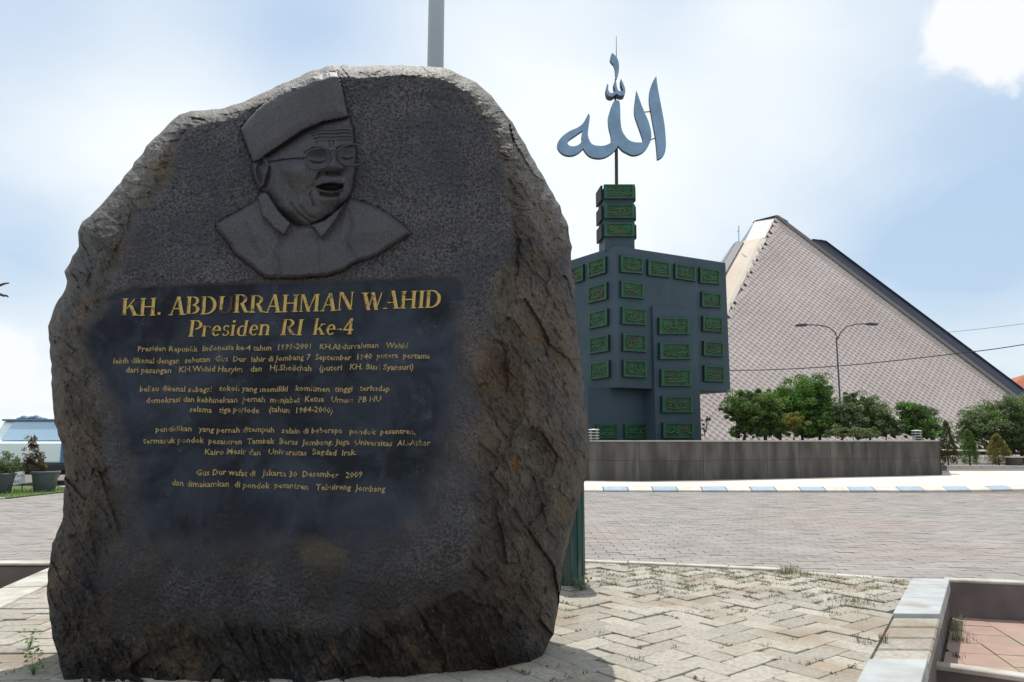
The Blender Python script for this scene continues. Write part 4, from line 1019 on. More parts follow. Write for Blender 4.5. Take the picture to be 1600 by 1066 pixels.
# neck with three plaques on each visible side
nY = 36.5; n0 = at(943, 340, nY); n1_ = at(993, 340, nY + .15); nd = (n1_ - n0); nd.z = 0; nw = nd.length; nd.normalize(); nn = Vector((nd.y, -nd.x, 0))
if nn.y > 0: nn = -nn
zt = at(968, 292, nY).z
def foot(o, w, d): return [(o.x, o.y), (o.x + nd.x * w, o.y + nd.y * w), (o.x + nd.x * w - nn.x * d, o.y + nd.y * w - nn.y * d), (o.x - nn.x * d, o.y - nn.y * d)]
i0 = n0 + nd * .06 - nn * .06
mb = MB(); mb.slab(foot(i0, nw - .12, 1.45), ZT - .1, zt); mb.build('neck', m_slate, mon, bevel=.01)
mb = MB(); o = n0 + nd * .22 - nn * .2; mb.slab(foot(o, nw - .44, 1.1), zt, zt + .14); mb.build('neck_top', m_slate, mon)
for k, (ya, yb) in enumerate(((289, 311.5), (320, 342), (349, 370.5))):
    plaque(Qd(943, ya, 991.5, yb), n0, nn, .07, rs=80 + k)
    sn = -nd; z0 = at(943, yb, nY).z; z1 = at(943, ya, nY).z; a = n0 - nn * .1; b = n0 - nn * 1.35
    mb = MB(); mb.prism([Vector(P3(a, z0)) + sn * .0, Vector(P3(b, z0)), Vector(P3(b, z1)), Vector(P3(a, z1))], sn * .10); mb.build('side_plaque', m_pback, mon)
    a = n0 + nd * nw - nn * .1; b = n0 + nd * nw - nn * 1.35
    mb = MB(); mb.prism([Vector(P3(a, z0)), Vector(P3(b, z0)), Vector(P3(b, z1)), Vector(P3(a, z1))], nd * .06); mb.build('side_plaque', m_pback, mon)

# ---- steel calligraphy on its pole
def metal(name, c, rough):
    m = mat(name, c, tuple(x * .82 for x in c), scale=1.6, rough=rough, metal=.85, bump=.12, bscale=1.6, dist=.05); return m
m_steel = metal('brushed_steel', (.23, .33, .44), .36)
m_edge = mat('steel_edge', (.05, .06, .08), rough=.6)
CY = 36.9
cal = thing('steel_calligraphy', 'cut steel Arabic calligraphy on a slender black pole above the plaque monument', 'calligraphy sculpture', tuple(at(963, 285, CY)))
def cut_shape(name, loops, th):
    cu = bpy.data.curves.new(name, 'CURVE'); cu.dimensions = '2D'; cu.fill_mode = 'BOTH'; cu.extrude = .5
    cx, cy = loops[0][0][:2]
    for lp in loops:
        n = len(lp); pts = []
        for i in range(n):
            p0, p1, p2, p3 = lp[i - 1], lp[i], lp[(i + 1) % n], lp[(i + 2) % n]
            sharp1 = len(p1) > 2; sharp2 = len(p2) > 2
            m1 = (0, 0) if sharp1 else ((p2[0] - p0[0]) / 2, (p2[1] - p0[1]) / 2); m2 = (0, 0) if sharp2 else ((p3[0] - p1[0]) / 2, (p3[1] - p1[1]) / 2)
            for k in range(4):
                t = k / 4; h1 = 2 * t ** 3 - 3 * t * t + 1; h2 = t ** 3 - 2 * t * t + t; h3 = -2 * t ** 3 + 3 * t * t; h4 = t ** 3 - t * t
                pts.append((h1 * p1[0] + h2 * m1[0] + h3 * p2[0] + h4 * m2[0], h1 * p1[1] + h2 * m1[1] + h3 * p2[1] + h4 * m2[1]))
        sp = cu.splines.new('POLY'); sp.points.add(len(pts) - 1); sp.use_cyclic_u = True
        for q, (x, y) in zip(sp.points, pts): q.co = ((x - cx) * .1, -(y - cy) * .1, 0, 1)
    ob = bpy.data.objects.new(name, cu); COL.objects.link(ob); bpy.context.view_layer.update()
    me = bpy.data.meshes.new_from_object(ob.evaluated_get(bpy.context.evaluated_depsgraph_get())); bpy.data.objects.remove(ob)
    for v in me.vertices:
        px = cx + v.co.x * 10; py = cy - v.co.y * 10; p = at(px, py, CY); p.y = CY - v.co.z * th; v.co = p
    me.materials.clear(); me.materials.append(m_steel); me.materials.append(m_edge)
    me.update()
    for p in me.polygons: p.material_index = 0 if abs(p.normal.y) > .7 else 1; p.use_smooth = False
    bm = bmesh.new(); bm.from_mesh(me); bmesh.ops.remove_doubles(bm, verts=bm.verts, dist=.0005); bmesh.ops.recalc_face_normals(bm, faces=bm.faces); bm.to_mesh(me); bm.free()
    return link(name, me, cal)
S = 's'
main = [(919.3,179.1,S),(921,182),(921,187.8),(920.2,193.5),(918.4,208),(918.8,215.5),(921.7,223),(926.3,227.6),(934.4,229.4),(943.6,229.1),(950.6,226.5),(954.6,223.6,S),(954.4,217),(953.5,210.9),(951.1,201.6),(950,192.4),(950,184.3),(951.7,177.3),(954,170),(957,163),(960.5,158.5),(966.5,159.5),(968,164),(968.7,175),(969,188.9),(970.8,202.8),(974.8,212),(981.8,220.1),(991,223.8),(1004.3,224.2,S),(1003.4,217),(999,203.9),(994.5,191.2),(991.3,180.8),(990.8,169.2),(992,158),(994,143.6,S),(999.7,160),(1006,176.2),(1013,192.4),(1016.5,206.2),(1017,217.8),(1013,228.2),(1006,237.5),(997,242.6),(987.6,243.6),(978.3,239.8),(971.4,235.7),(965.6,229.0,S),(959.8,236.9),(951.7,243.4),(943.6,247.3),(933.2,248.5),(922.8,246.1),(915.7,240.6),(911,233.4,S),(905.5,238.6),(897.4,243.2),(888,244.4),(878.9,241.5),(872.4,235.2),(870.2,228.2),(873,221.3),(880,213.2),(890.4,206.2),(899.7,202.2),(907.8,197.2),(912.8,191),(916.3,184.3)]
hole = [(909.7,205.4,S),(899,212.8),(888.5,220.1),(886,224.7,S),(888.5,228.4),(893.9,230.2),(902,228.8),(908.2,223),(908.2,215)]
cut_shape('letter_form', [main, hole], .26)
cut_shape('letter_form', [[(1024.8,120.6,S),(1019,130),(1015,143),(1014.3,161.6),(1019.2,191.2),(1024.2,220.7),(1026.8,250.5,S),(1033,247.5),(1037.6,242),(1039.6,232),(1039.6,220),(1037.3,194.5),(1030.7,158.3),(1026.8,137)]], .26)
z2 = lambda L_: [(930 + q[0] / 8.886, 55 + q[1] / 8.886) + tuple(q[2:]) for q in L_]
cut_shape('small_mark', [z2([(165,705,S),(176,730),(172,780),(190,822),(220,836),(250,822),(272,800),(256,740),(252,690),(270,660,S),(285,690),(291,740),(308,788),(330,808),(384,805,S),(362,740),(350,690),(348,635,S),(375,690),(405,770),(407,835),(382,866),(330,868),(285,845,S),(240,878),(200,882),(160,858),(143,800),(148,740)])], .5)
cut_shape('small_stroke', [z2([(235,258,S),(212,300),(203,360),(225,395),(252,425),(270,480),(277,560),(284,632,S),(300,610),(320,545),(328,450),(318,375),(295,320),(262,285)])], .2)
mb = MB(); mb.tube([at(963.3, 288, CY), at(963.0, 231, CY)], .088, 10); mb.build('support_pole', m_dark, cal)
mb = MB(); mb.tube([at(961.4, 159.5, CY), at(961.4, 148, CY)], .05, 8); mb.build('support_pole', m_dark, cal)
mb = MB(); mb.tube([at(961.5, 148, CY + .1), at(961.5, 124, CY + .1)], .035, 8); mb.build('support_pole', m_dark, cal)
mb = MB(); mb.tube([at(963, 120, CY + .25), at(963, 57, CY + .25)], [.03, .012], 6); mb.build('lightning_rod', m_dark, cal)
for a, b in (((1005, 175.5), (1017, 174.5)), ((1015.5, 219), (1025, 215.5))):
    mb = MB(); mb.tube([at(*a, CY), at(*b, CY)], .03, 6); mb.build('tie_rod', m_dark, cal)

# ================================================================== PYRAMID BUILDING
m_tile = mat('pink_grey_roof_tile', (.49, .412, .378), (.56, .475, .44), scale=.12, rough=.75, island=.05, spec=.25)
m_under = mat('roof_underlay', (.075, .062, .058), rough=.95)
m_beige = mat('beige_roof_sheet', (.50, .41, .33), (.56, .47, .385), scale=.3, rough=.7)
m_beige2 = mat('cream_trim', (.60, .53, .44), rough=.7)
m_lead = mat('lead_flashing', (.20, .19, .175), rough=.6)
m_white = mat('pale_roof_sheet', (.56, .52, .51), (.62, .58, .57), scale=.5, rough=.6)
m_navy = mat('navy_fascia', (.020, .025, .045), (.028, .034, .055), scale=.3, rough=.6)
m_glass = mat('roof_glazing', (.10, .14, .18), rough=.15, spec=.8)
YA, YL, YR = 94.0, 70.0, 84.0
A_ = at(1213, 338, YA); Lp = at(1036, 692, YL); Rp = at(1691, 700, YR)
pyr = thing('pyramid_building', 'large pyramid shaped building clad in pinkish grey scale tiles', 'building', (Lp.x, Lp.y, ZR))
pn = (Rp - Lp).cross(A_ - Lp).normalized()
if pn.y > 0: pn = -pn
mb = MB(); mb.prism([Lp, Rp, A_], -pn * .6); mb.build('front_slope', m_under, pyr)
ux = (Rp - Lp).normalized(); uy = pn.cross(ux); uy = uy if uy.z > 0 else -uy
ax = (A_ - Lp).dot(ux); ay = (A_ - Lp).dot(uy); bw = (Rp - Lp).length
TW, TH = .80, .74
mb = MB(); j = 0; y = .3
while y < ay - .4:
    xl = ax * y / ay; xr_ = bw + (ax - bw) * y / ay; x = math.ceil(xl / TW) * TW + (TW / 2 if j % 2 else 0)
    while x < xr_ - .2:
        if x > xl - .38:
            r1 = rnd.uniform(-.012, .012); c = Lp + ux * x + uy * y
            gx_, gy_ = TW * .42, TH * .80
            b_ = len(mb.v)
            P = [c - uy * gy_ + pn * (.13 + r1), c + ux * gx_ + uy * -.02 + pn * .075, c + uy * gy_ * .98 + pn * .02, c - ux * gx_ + pn * .075]
            P2 = [P[0] - pn * .09, P[1] - pn * .05, P[3] - pn * .05]
            mb.add(P + P2, [(0, 1, 2, 3), (0, 4, 5, 1), (0, 3, 6, 4)])
        x += TW
    y += TH / 2 * 1.0; j += 1
o = mb.build('scale_tile', m_tile, pyr, kind='stuff', recalc=False)
def panel3(name, pts, m, off=(0, .8, 0)):
    mb = MB(); mb.prism([at(*p) for p in pts], off); return mb.build(name, m, pyr)
def ymix(py): return 1 / (1 / YL + (1 / YA - 1 / YL) * (692 - py) / (692 - 338))
def ymixr(py): return 1 / (1 / YR + (1 / YA - 1 / YR) * (700 - py) / (700 - 338))
panel3('right_trim', [(1213, 336.6, YA - .6), (1217, 336.6, YA - .6), (1234, 350, ymixr(350) - .5), (1598, 624, ymixr(624) - .5), (1698, 699, YR - .5), (1688, 700, YR - .5), (1594, 627, ymixr(627) - .5), (1230, 352, ymixr(352) - .5)], m_lead, (0, .5, 0))
panel3('navy_wing', [(1270, 374, 93.5), (1284, 374.5, 94), (1291, 377, 94), (1600, 609, 89), (1720, 700, 87), (1700, 702, 86), (1597, 629, 87), (1275, 382, 93)], m_navy, (0, 6, 0))
panel3('wing_edge', [(1270, 373.2, 93.4), (1291, 376, 93.8), (1600, 607.5, 88.8), (1600, 609.5, 88.8), (1291, 378, 93.8), (1270, 375, 93.4)], m_dark, (0, 1, 0))
panel3('apex_cap', [(1179.5, 344.6, YA + 3), (1212, 336.4, YA + .1), (1216, 336.4, YA + .1), (1232, 346, YA + 1), (1229, 347.5, YA + 1), (1213, 339.5, YA + .1), (1181, 347, YA + 3)], m_dark, (0, 1.0, 0))
panel3('upper_left_slope', [(1180, 345.5, YA + 3.1), (1212, 338.5, YA + .5), (1198.5, 370.5, ymix(370) + .4), (1188, 373, ymix(370) + 1.6), (1165, 376, ymix(370) + 3.4)], m_white)
panel3('skylight', [(1179.5, 346, YA + 3.2), (1165, 376.2, ymix(370) + 3.5), (1159, 376.4, ymix(370) + 5), (1176, 350, YA + 5)], m_glass)
panel3('left_trim', [(1188, 372.5, ymix(372) - .1), (1196.5, 372.5, ymix(372) - .2), (1199, 370, ymix(370) - .2), (1136.5, 494.5, ymix(494) - .2), (1039, 692, YL - .2), (1024, 692, YL - .1), (1131.5, 484, ymix(484) - .1)], m_beige2)
panel3('left_slope', [(1162, 376.4, ymix(376) + 3), (1189, 372.3, ymix(372) + 1.4), (1133, 480, ymix(480) + 1.2), (1024, 692, YL + .8), (985, 692, YL + 2), (1130, 434, ymix(434) + 2.6)], m_beige)
panel3('navy_parapet', [(1150.7, 377.2, ymix(377) + 3.2), (1162, 377.2, ymix(377) + 2.6), (1130, 433, ymix(433) + 2.2), (985, 692, YL + 1.6), (962, 692, YL + 2), (1128, 415.7, ymix(415) + 2.9)], m_navy)
panel3('skylight', [(1146, 381, ymix(381) + 6), (1150.7, 377.6, ymix(377) + 5), (1128, 416, ymix(415) + 5), (1122, 416, ymix(416) + 7)], m_glass)
mb = MB(); bk0 = A_ + Vector((-2, 6, 0)); Bl = Vector((Lp.x - 8, 118, 0)); Br = Vector((Rp.x, 118, 0)); Ap = A_ + Vector((-1, 4, -.5)); l0 = at(962, 692, YL + 6); l0.z = 0; r0 = at(1700, 700, YR + 6); r0.z = 0
mb.add([l0, Bl, Br, r0, Ap], [(0, 1, 4), (1, 2, 4), (2, 3, 4)]); mb.build('rear_slopes', m_beige, pyr, recalc=False)
mb = MB(); mb.tube([at(1154.4, 378, 92), at(1154.4, 353, 92)], .055, 6); mb.tube([at(1152, 361.5, 92), at(1154.4, 361.5, 92)], .05, 6); tag(mb.build('antenna', m_galv), 'thin antenna rod on the left shoulder of the pyramid building', 'antenna')

# red roofed house
hs = thing('red_roofed_house', 'house with an orange red roof just showing beyond the pyramid at the right edge', 'house', tuple(gr(1640, 697, ZR)))
m_redroof = mat('red_roof_tile', (.30, .085, .045), (.38, .12, .06), scale=1.2, rough=.8, bump=.5, bscale=4, stretch=(1, 1, 3))
m_hwall = mat('house_wall', (.55, .50, .42), rough=.9)
c = [at(1560, 690, 126), at(1700, 690, 126)]
mb = MB(); mb.slab([(c[0].x, 126), (c[1].x, 126), (c[1].x, 138), (c[0].x, 138)], ZR, at(1600, 612, 126).z); mb.build('wall', m_hwall, hs)
za = at(1600, 616, 126).z; zb = at(1610, 583, 132).z; xa = at(1556, 612, 125).x; xb = at(1704, 612, 125).x
xr1 = at(1612, 600, 132).x; xr2 = xb - 5
mb = MB(); mb.add([(xa, 125, za), (xb, 125, za), (xb, 139, za), (xa, 139, za), (xr1, 132, zb), (xr2, 132, zb)], [(0, 1, 5, 4), (1, 2, 5), (2, 3, 4, 5), (3, 0, 4), (0, 3, 2, 1)]); mb.build('roof', m_redroof, hs)

# ================================================================== STREET LAMP AND CABLES
LYp = 55.0
m_lampgrey = mat('lamp_grey', (.09, .09, .10), rough=.5)
sl = thing('street_lamp', 'slender grey street lamp with two curved arms in front of the pyramid building', 'street lamp', tuple(gr(1311, 725, ZR).xy) + (ZR,))
bx_ = at(1311, 600, LYp).x
mb = MB(); mb.tube([(bx_, LYp, ZR), (bx_, LYp, at(1309, 528, LYp).z)], [.09, .055], 8); mb.build('lamp_post', m_lampgrey, sl)
for sgn, tip, mid in ((-1, (1262, 507.5), [(1309, 530), (1305, 520), (1296, 512), (1282, 508.5)]), (1, (1352, 506.0), [(1309, 530), (1313, 520), (1322, 511), (1336, 507)])):
    mb = MB(); mb.tube([at(*p, LYp) for p in mid + [tip]], .045, 6); arm = mb.build('lamp_arm', m_lampgrey, sl)
    t = at(*tip, LYp); e = at(tip[0] + sgn * 20, tip[1] + (1.0 if sgn < 0 else .8), LYp)
    mb = MB(); mb.tube([t - Vector((0, 0, .02)), t + (e - t) * .25, t + (e - t) * .8, e], [.06, .13, .12, .05], 8); mb.build('lamp_head', m_lampgrey, arm)
def cable(name, pts, r, label):
    P = [at(*p) for p in pts]; Q_ = []
    for i in range(len(P) - 1):
        for k in range(8):
            t = k / 8; p0 = P[max(i - 1, 0)]; p1 = P[i]; p2 = P[i + 1]; p3 = P[min(i + 2, len(P) - 1)]
            Q_.append(.5 * ((2 * p1) + (p2 - p0) * t + (2 * p0 - 5 * p1 + 4 * p2 - p3) * t * t + (3 * p1 - p0 - 3 * p2 + p3) * t ** 3))
    Q_.append(P[-1]); mb = MB(); mb.tube(Q_, r, 5); tag(mb.build(name, m_dark), label, 'cable')
cable('overhead_cable', [(900, 574, 52), (1136, 579, 52), (1310, 572, 51), (1500, 552, 50), (1600, 538.5, 49), (1800, 505, 48)], .032, 'dark cable sagging across the tiled face of the pyramid')
cable('overhead_cable', [(1380, 527, 90), (1490, 518.5, 88), (1600, 506, 86), (1800, 480, 84)], .022, 'faint thin cable against the sky right of the pyramid, higher than the dark one')

# ================================================================== PLANTS
def leaf_mat(name, a, b, k=.45):
    m = mat(name, a, b, scale=1.3, rough=.55, island=k, spec=.35)
    p = m.node_tree.nodes['Principled BSDF']
    # light passes through thin leaves
    t = m.node_tree; tr = N(t, 'ShaderNodeBsdfTranslucent'); mx = N(t, 'ShaderNodeMixShader'); mx.inputs[0].default_value = .38
    out = [n for n in t.nodes if n.type == 'OUTPUT_MATERIAL'][0]
    src = p.inputs['Base Color'].links[0].from_socket; L(t, src, tr.inputs[0])
    L(t, p.outputs[0], mx.inputs[1]); L(t, tr.outputs[0], mx.inputs[2]); L(t, mx.outputs[0], out.inputs[0]); return m
l_dark = leaf_mat('dark_green_leaf', (.061, .115, .038), (.108, .176, .054))
l_mid = leaf_mat('green_leaf', (.115, .196, .051), (.176, .270, .074))
l_bright = leaf_mat('bright_green_leaf', (.094, .225, .035), (.163, .300, .056))
l_yel = leaf_mat('yellow_green_leaf', (.24, .22, .04), (.15, .17, .04))
l_grey = leaf_mat('grey_green_leaf', (.144, .198, .090), (.216, .264, .132))
l_con = leaf_mat('conifer_leaf', (.06, .085, .028), (.12, .11, .04))
l_gold = leaf_mat('golden_conifer_leaf', (.25, .20, .045), (.15, .15, .05))
l_red = leaf_mat('dark_red_leaf', (.045, .018, .022), (.10, .05, .035))
l_pale = leaf_mat('pale_variegated_leaf', (.22, .27, .13), (.10, .15, .05))
m_bark = mat('bark', (.055, .042, .032), (.10, .08, .06), scale=6, rough=.95, bump=.5, bscale=20)
def leaves(mb, c, rad, n, size, r, flat=0.0, up=.0):
    for _ in range(n):
        while True:
            v = Vector((r.uniform(-1, 1), r.uniform(-1, 1), r.uniform(-1, 1)))
            if v.length < 1: break
        v = v.normalized() * (v.length ** .55)
        p = Vector((c[0] + v.x * rad[0], c[1] + v.y * rad[1], c[2] + v.z * rad[2]))
        nrm = Vector((r.gauss(0, 1), r.gauss(0, 1), r.gauss(0, 1) + .6)); nrm.normalize()
        a = nrm.orthogonal().normalized(); b = nrm.cross(a); t = r.uniform(0, 6.28); a, b = a * math.cos(t) + b * math.sin(t), b * math.cos(t) - a * math.sin(t)
        s = size * r.uniform(.6, 1.35); w = s * r.uniform(.28, .42)
        mb.face([p - a * s * .5, p + b * w * .5 + nrm * s * .06, p + a * s * .5, p - b * w * .5 + nrm * s * .06])
def tree(name, label, cat, blobs, Y, base, lm, leaf=.12, dens=1.0, trunks=((0, 0),), tr=.05, group=None, seed=1, lm2=None, spread=.34):
    """blobs: (px, py, rx, ry) photo extents of the crown's masses at distance Y"""
    r = random.Random(seed); bx, bz = base
    t = thing(name, label, cat, (bx, Y, bz), group)
    mb = MB(); mb2 = MB(); tips = []
    for (px, py, rx, ry) in blobs:
        c = at(px, py, Y); s = Y / FPX; c.y += r.uniform(-.2, .2); Rx, Rz = rx * s, ry * s; Ry = min(Rx, 1.6) * .9
        k = max(7, int(rx * ry / 11)); tips.append((c, Rx, Rz))
        for i in range(k):
            th = r.uniform(0, 6.28); ph = math.acos(r.uniform(-1, 1)); q = r.uniform(.35, 1.12)
            cc = (c[0] + Rx * q * math.sin(ph) * math.cos(th), c[1] + Ry * q * math.sin(ph) * math.sin(th), c[2] + Rz * q * math.cos(ph))
            cr = r.uniform(.35, 1.25) * spread * min(Rx, Rz) * 1.0
            n = int(dens * 80 * r.uniform(.6, 1.3)); tgt = mb2 if (lm2 and r.random() < .35) else mb
            leaves(tgt, cc, (cr * 1.25, cr * 1.2, cr * .85), n, leaf, r)
    o = mb.build('crown', lm, t, kind='stuff' if False else None, recalc=False)
    if lm2 and mb2.f: mb2.build('crown', lm2, t, recalc=False)
    tm = MB()
    for (dx, dy) in trunks:
        b = Vector((bx + dx, Y + dy, bz - .05)); c, Rx, Rz = tips[0]
        best = min(tips, key=lambda q: abs(q[0].x - b.x)); c = best[0]
        f = Vector((c.x, c.y, c.z)); m1 = b.lerp(f, .45) + Vector((r.uniform(-.08, .08), 0, 0))
        tm.tube([b, m1, f], [tr, tr * .75, tr * .4], 7)
    for (c, Rx, Rz) in tips:
        for k in range(5):
            b = Vector((bx + trunks[0][0], Y, bz)).lerp(c, .5); e = Vector((c.x + r.uniform(-.8, .8) * Rx, c.y + r.uniform(-.5, .5), c.z + r.uniform(-.3, .8) * Rz))
            tm.tube([b, b.lerp(e, .5) + Vector((0, 0, r.uniform(-.1, .1))), e], [tr * .5, tr * .35, tr * .12], 5, cap=False)
    tm.build('trunk', m_bark, t, recalc=False)
    return t
def bx_at(px, Y): return at(px, 690, Y).x
PZ = PT - .1
tree('garden_tree', 'small bushy tree with a flat wide crown, first plant right of the plaque monument', 'tree', [(1212, 655, 18, 20), (1212, 672, 16, 12), (1150, 676, 16, 9), (1185, 668, 30, 14), (1180, 650, 34, 12), (1172, 632, 40, 22), (1148, 640, 20, 16), (1195, 628, 22, 18), (1163, 664, 17, 13), (1190, 655, 24, 16)], 31.5, (bx_at(1161, 31.5), PZ), l_mid, leaf=.13, trunks=((0, 0), (1.0, .2)), tr=.08, seed=3, lm2=l_dark)
tree('garden_tree', 'tallest bright green bush behind the planter wall, peaking left of the street lamp', 'tree', [(1262, 674, 52, 12), (1262, 662, 50, 18), (1300, 660, 22, 20), (1264, 606, 32, 22), (1238, 624, 34, 22), (1288, 632, 26, 30), (1250, 640, 48, 24), (1222, 618, 16, 14)], 33.5, (bx_at(1255, 33.5), PZ), l_bright, leaf=.12, trunks=((0, 0), (.8, .2), (-1, .1)), tr=.07, seed=4, lm2=l_dark)
tree('yellow_shrub', 'low yellowish shrub in front of the tallest bush', 'shrub', [(1240, 662, 25, 11), (1236, 655, 15, 9)], 30.6, (bx_at(1240, 30.6), PZ), l_yel, leaf=.09, tr=.03, seed=5, dens=.8)
tree('garden_tree', 'spreading grey green bush just right of the street lamp', 'tree', [(1308, 664, 18, 18), (1372, 660, 20, 18), (1395, 672, 18, 10), (1338, 674, 46, 11), (1338, 636, 36, 20), (1316, 648, 22, 18), (1362, 640, 24, 18), (1340, 664, 46, 17), (1330, 622, 18, 9)], 32, (bx_at(1338, 32), PZ), l_grey, leaf=.11, trunks=((0, 0), (.6, .1)), tr=.05, seed=6, lm2=l_dark)
tree('low_shrub', 'dark low shrub between the grey green bush and the square clipped bush', 'shrub', [(1398, 672, 14, 10), (1370, 670, 14, 12), (1386, 664, 16, 15), (1376, 652, 12, 12)], 31.8, (bx_at(1384, 31.8), PZ), l_dark, leaf=.10, tr=.03, seed=7, dens=.8)
tree('garden_tree', 'dark green bush nearest the right end of the planter wall', 'tree', [(1437, 676, 30, 11), (1435, 672, 28, 13), (1440, 655, 24, 24), (1422, 648, 20, 18), (1428, 640, 16, 12), (1448, 668, 20, 16), (1412, 668, 16, 14)], 32.5, (bx_at(1435, 32.5), PZ), l_dark, leaf=.11, tr=.05, seed=8, lm2=l_bright)
tree('low_shrub', 'small spindly plant tucked against the right foot of the plaque monument', 'shrub', [(1100, 668, 5, 16), (1106, 655, 4, 6)], 31, (bx_at(1101, 31), PZ), l_dark, leaf=.09, tr=.02, seed=9, dens=.35)
tree('broad_tree', 'large rounded tree standing at the right edge beyond the small conifers', 'tree', [(1575, 690, 34, 20), (1600, 690, 30, 24), (1556, 655, 42, 26), (1532, 668, 32, 24), (1592, 650, 34, 32), (1575, 638, 30, 18), (1612, 660, 34, 34), (1515, 680, 16, 20)], 50, (bx_at(1595, 50), ZR), l_grey, leaf=.19, trunks=((0, 0), (-1.6, .4)), tr=.14, seed=10, lm2=l_mid, dens=1.0)
tree('low_shrub', 'low arching spiky shrub in front of the spreading grey green bush', 'shrub', [(1330, 674, 36, 10), (1300, 676, 18, 8), (1362, 676, 16, 8)], 30.4, (bx_at(1335, 30.4), PZ), l_grey, leaf=.10, tr=.02, seed=14, dens=.9, lm2=l_yel)
tree('low_shrub', 'low dark growth under the first tree right of the plaque monument', 'shrub', [(1180, 677, 34, 7), (1215, 676, 18, 9)], 31.0, (bx_at(1190, 31), PZ), l_dark, leaf=.09, tr=.02, seed=15, dens=.6)
def conifer(label, px, top, bot, hw, Y, lm, seed, lm2=None):
    r = random.Random(seed); b = gr(px, bot, ZR); b = Vector((at(px, bot, Y).x, Y, ZR + .12)); h = at(px, top, Y).z - b.z; w = hw * Y / FPX
    t = thing('clipped_conifer', label, 'conifer', b, 'small clipped conifers beyond the planter wall')
    mb = MB()
    for k in range(260):
        f = r.random() ** .9; rad = w * (1 - f) ** .62 * min(1, .55 + f * 4) * r.uniform(.55, 1.02); a = r.uniform(0, 6.28)
        leaves(mb, (b.x + rad * math.cos(a), b.y + rad * math.sin(a), b.z + .12 + f * (h - .15)), (.10, .10, .16), 26, .085, r)
    mb.build('crown', lm, t, recalc=False)
    mb = MB(); mb.tube([b - Vector((0, 0, .1)), b + Vector((0, 0, h * .8))], [.05, .015], 6); mb.build('trunk', m_bark, t, recalc=False); return t
conifer('tallest of the three clipped conifers, dark, beside the end of the planter wall', 1482, 659, 727, 17, 43, l_con, 21)
conifer('middle clipped conifer of the three, narrow and green', 1516, 673, 727, 16, 43.4, l_mid, 22)
conifer('golden clipped conifer, rightmost and broadest of the three', 1561, 680, 727, 22, 43, l_gold, 23)
# kerb and plain pavement in front of them
fb = thing('garden_kerb', 'thin white kerb in front of the clipped conifers at far right', 'kerb', tuple(gr(1500, 729, ZR)))
for k in range(12):
    x0 = at(1478 + k * 18, 727, 41.5).x; mb = MB(); mb.slab([(x0, 41.4), (x0 + .62, 41.4), (x0 + .62, 41.6), (x0, 41.6)], ZR - .05, ZR + .13); mb.build('kerb_stone', m_whitek, fb)
# white planter box at the far right
mb_t = thing('white_trough', 'small white trough on the ground at the right edge by the golden conifer', 'trough', tuple(gr(1586, 728, ZR)))
q = at(1586, 720, 42); zt_ = at(1586, 713, 42).z
mb = MB(); mb.slab([(q.x - .32, 41.8), (q.x + .32, 41.8), (q.x + .32, 42.3), (q.x - .32, 42.3)], ZR, zt_ - .08); mb.build('trough_body', m_granite, mb_t)
for a, b, c_, d in ((-.36, .36, 41.76, 41.84), (-.36, .36, 42.26, 42.34), (-.36, -.28, 41.843, 42.257), (.28, .36, 41.843, 42.257)):
    mb = MB(); mb.slab([(q.x + a, c_), (q.x + b, c_), (q.x + b, d), (q.x + a, d)], zt_ - .077, zt_); mb.build('trough_rim', m_whitek, mb_t)
# louvred garden lights on the planter wall
m_lw = mat('white_lamp_plastic', (.62, .63, .62), rough=.5)
def louvre(px, Y, label, s=1.0):
    p = at(px, 688, Y); p.z = PT
    t = thing('garden_light', label, 'garden light', p, 'louvred garden lights on the planter wall')
    for k in range(4):
        z = p.z + (.05 + k * .115) * s; mb = MB(); mb.lathe([(.02 * s, z - p.z), (.20 * s, z - p.z - .005), (.23 * s, z - p.z + .02), (.20 * s, z - p.z + .035), (.02 * s, z - p.z + .05)], p, 16)
        mb.build('louvre', m_lw, t)
    mb = MB(); mb.tube([p - Vector((0, 0, .02)), p + Vector((0, 0, .42 * s))], .085 * s, 10); mb.build('lamp_core', m_dark, t)
    for a in range(4):
        mb = MB(); x = p.x + .17 * s * math.cos(a * 1.57 + .78); y = p.y + .17 * s * math.sin(a * 1.57 + .78); mb.tube([(x, y, p.z - .01), (x, y, p.z + .44 * s)], .012 * s, 5); mb.build('rod', m_lw, t)
louvre(1433, 31.6, 'white louvred light on the planter wall near its right end', .95)
louvre(928, 29.6, 'white louvred light on the planter wall at the foot of the plaque monument', 1.0)

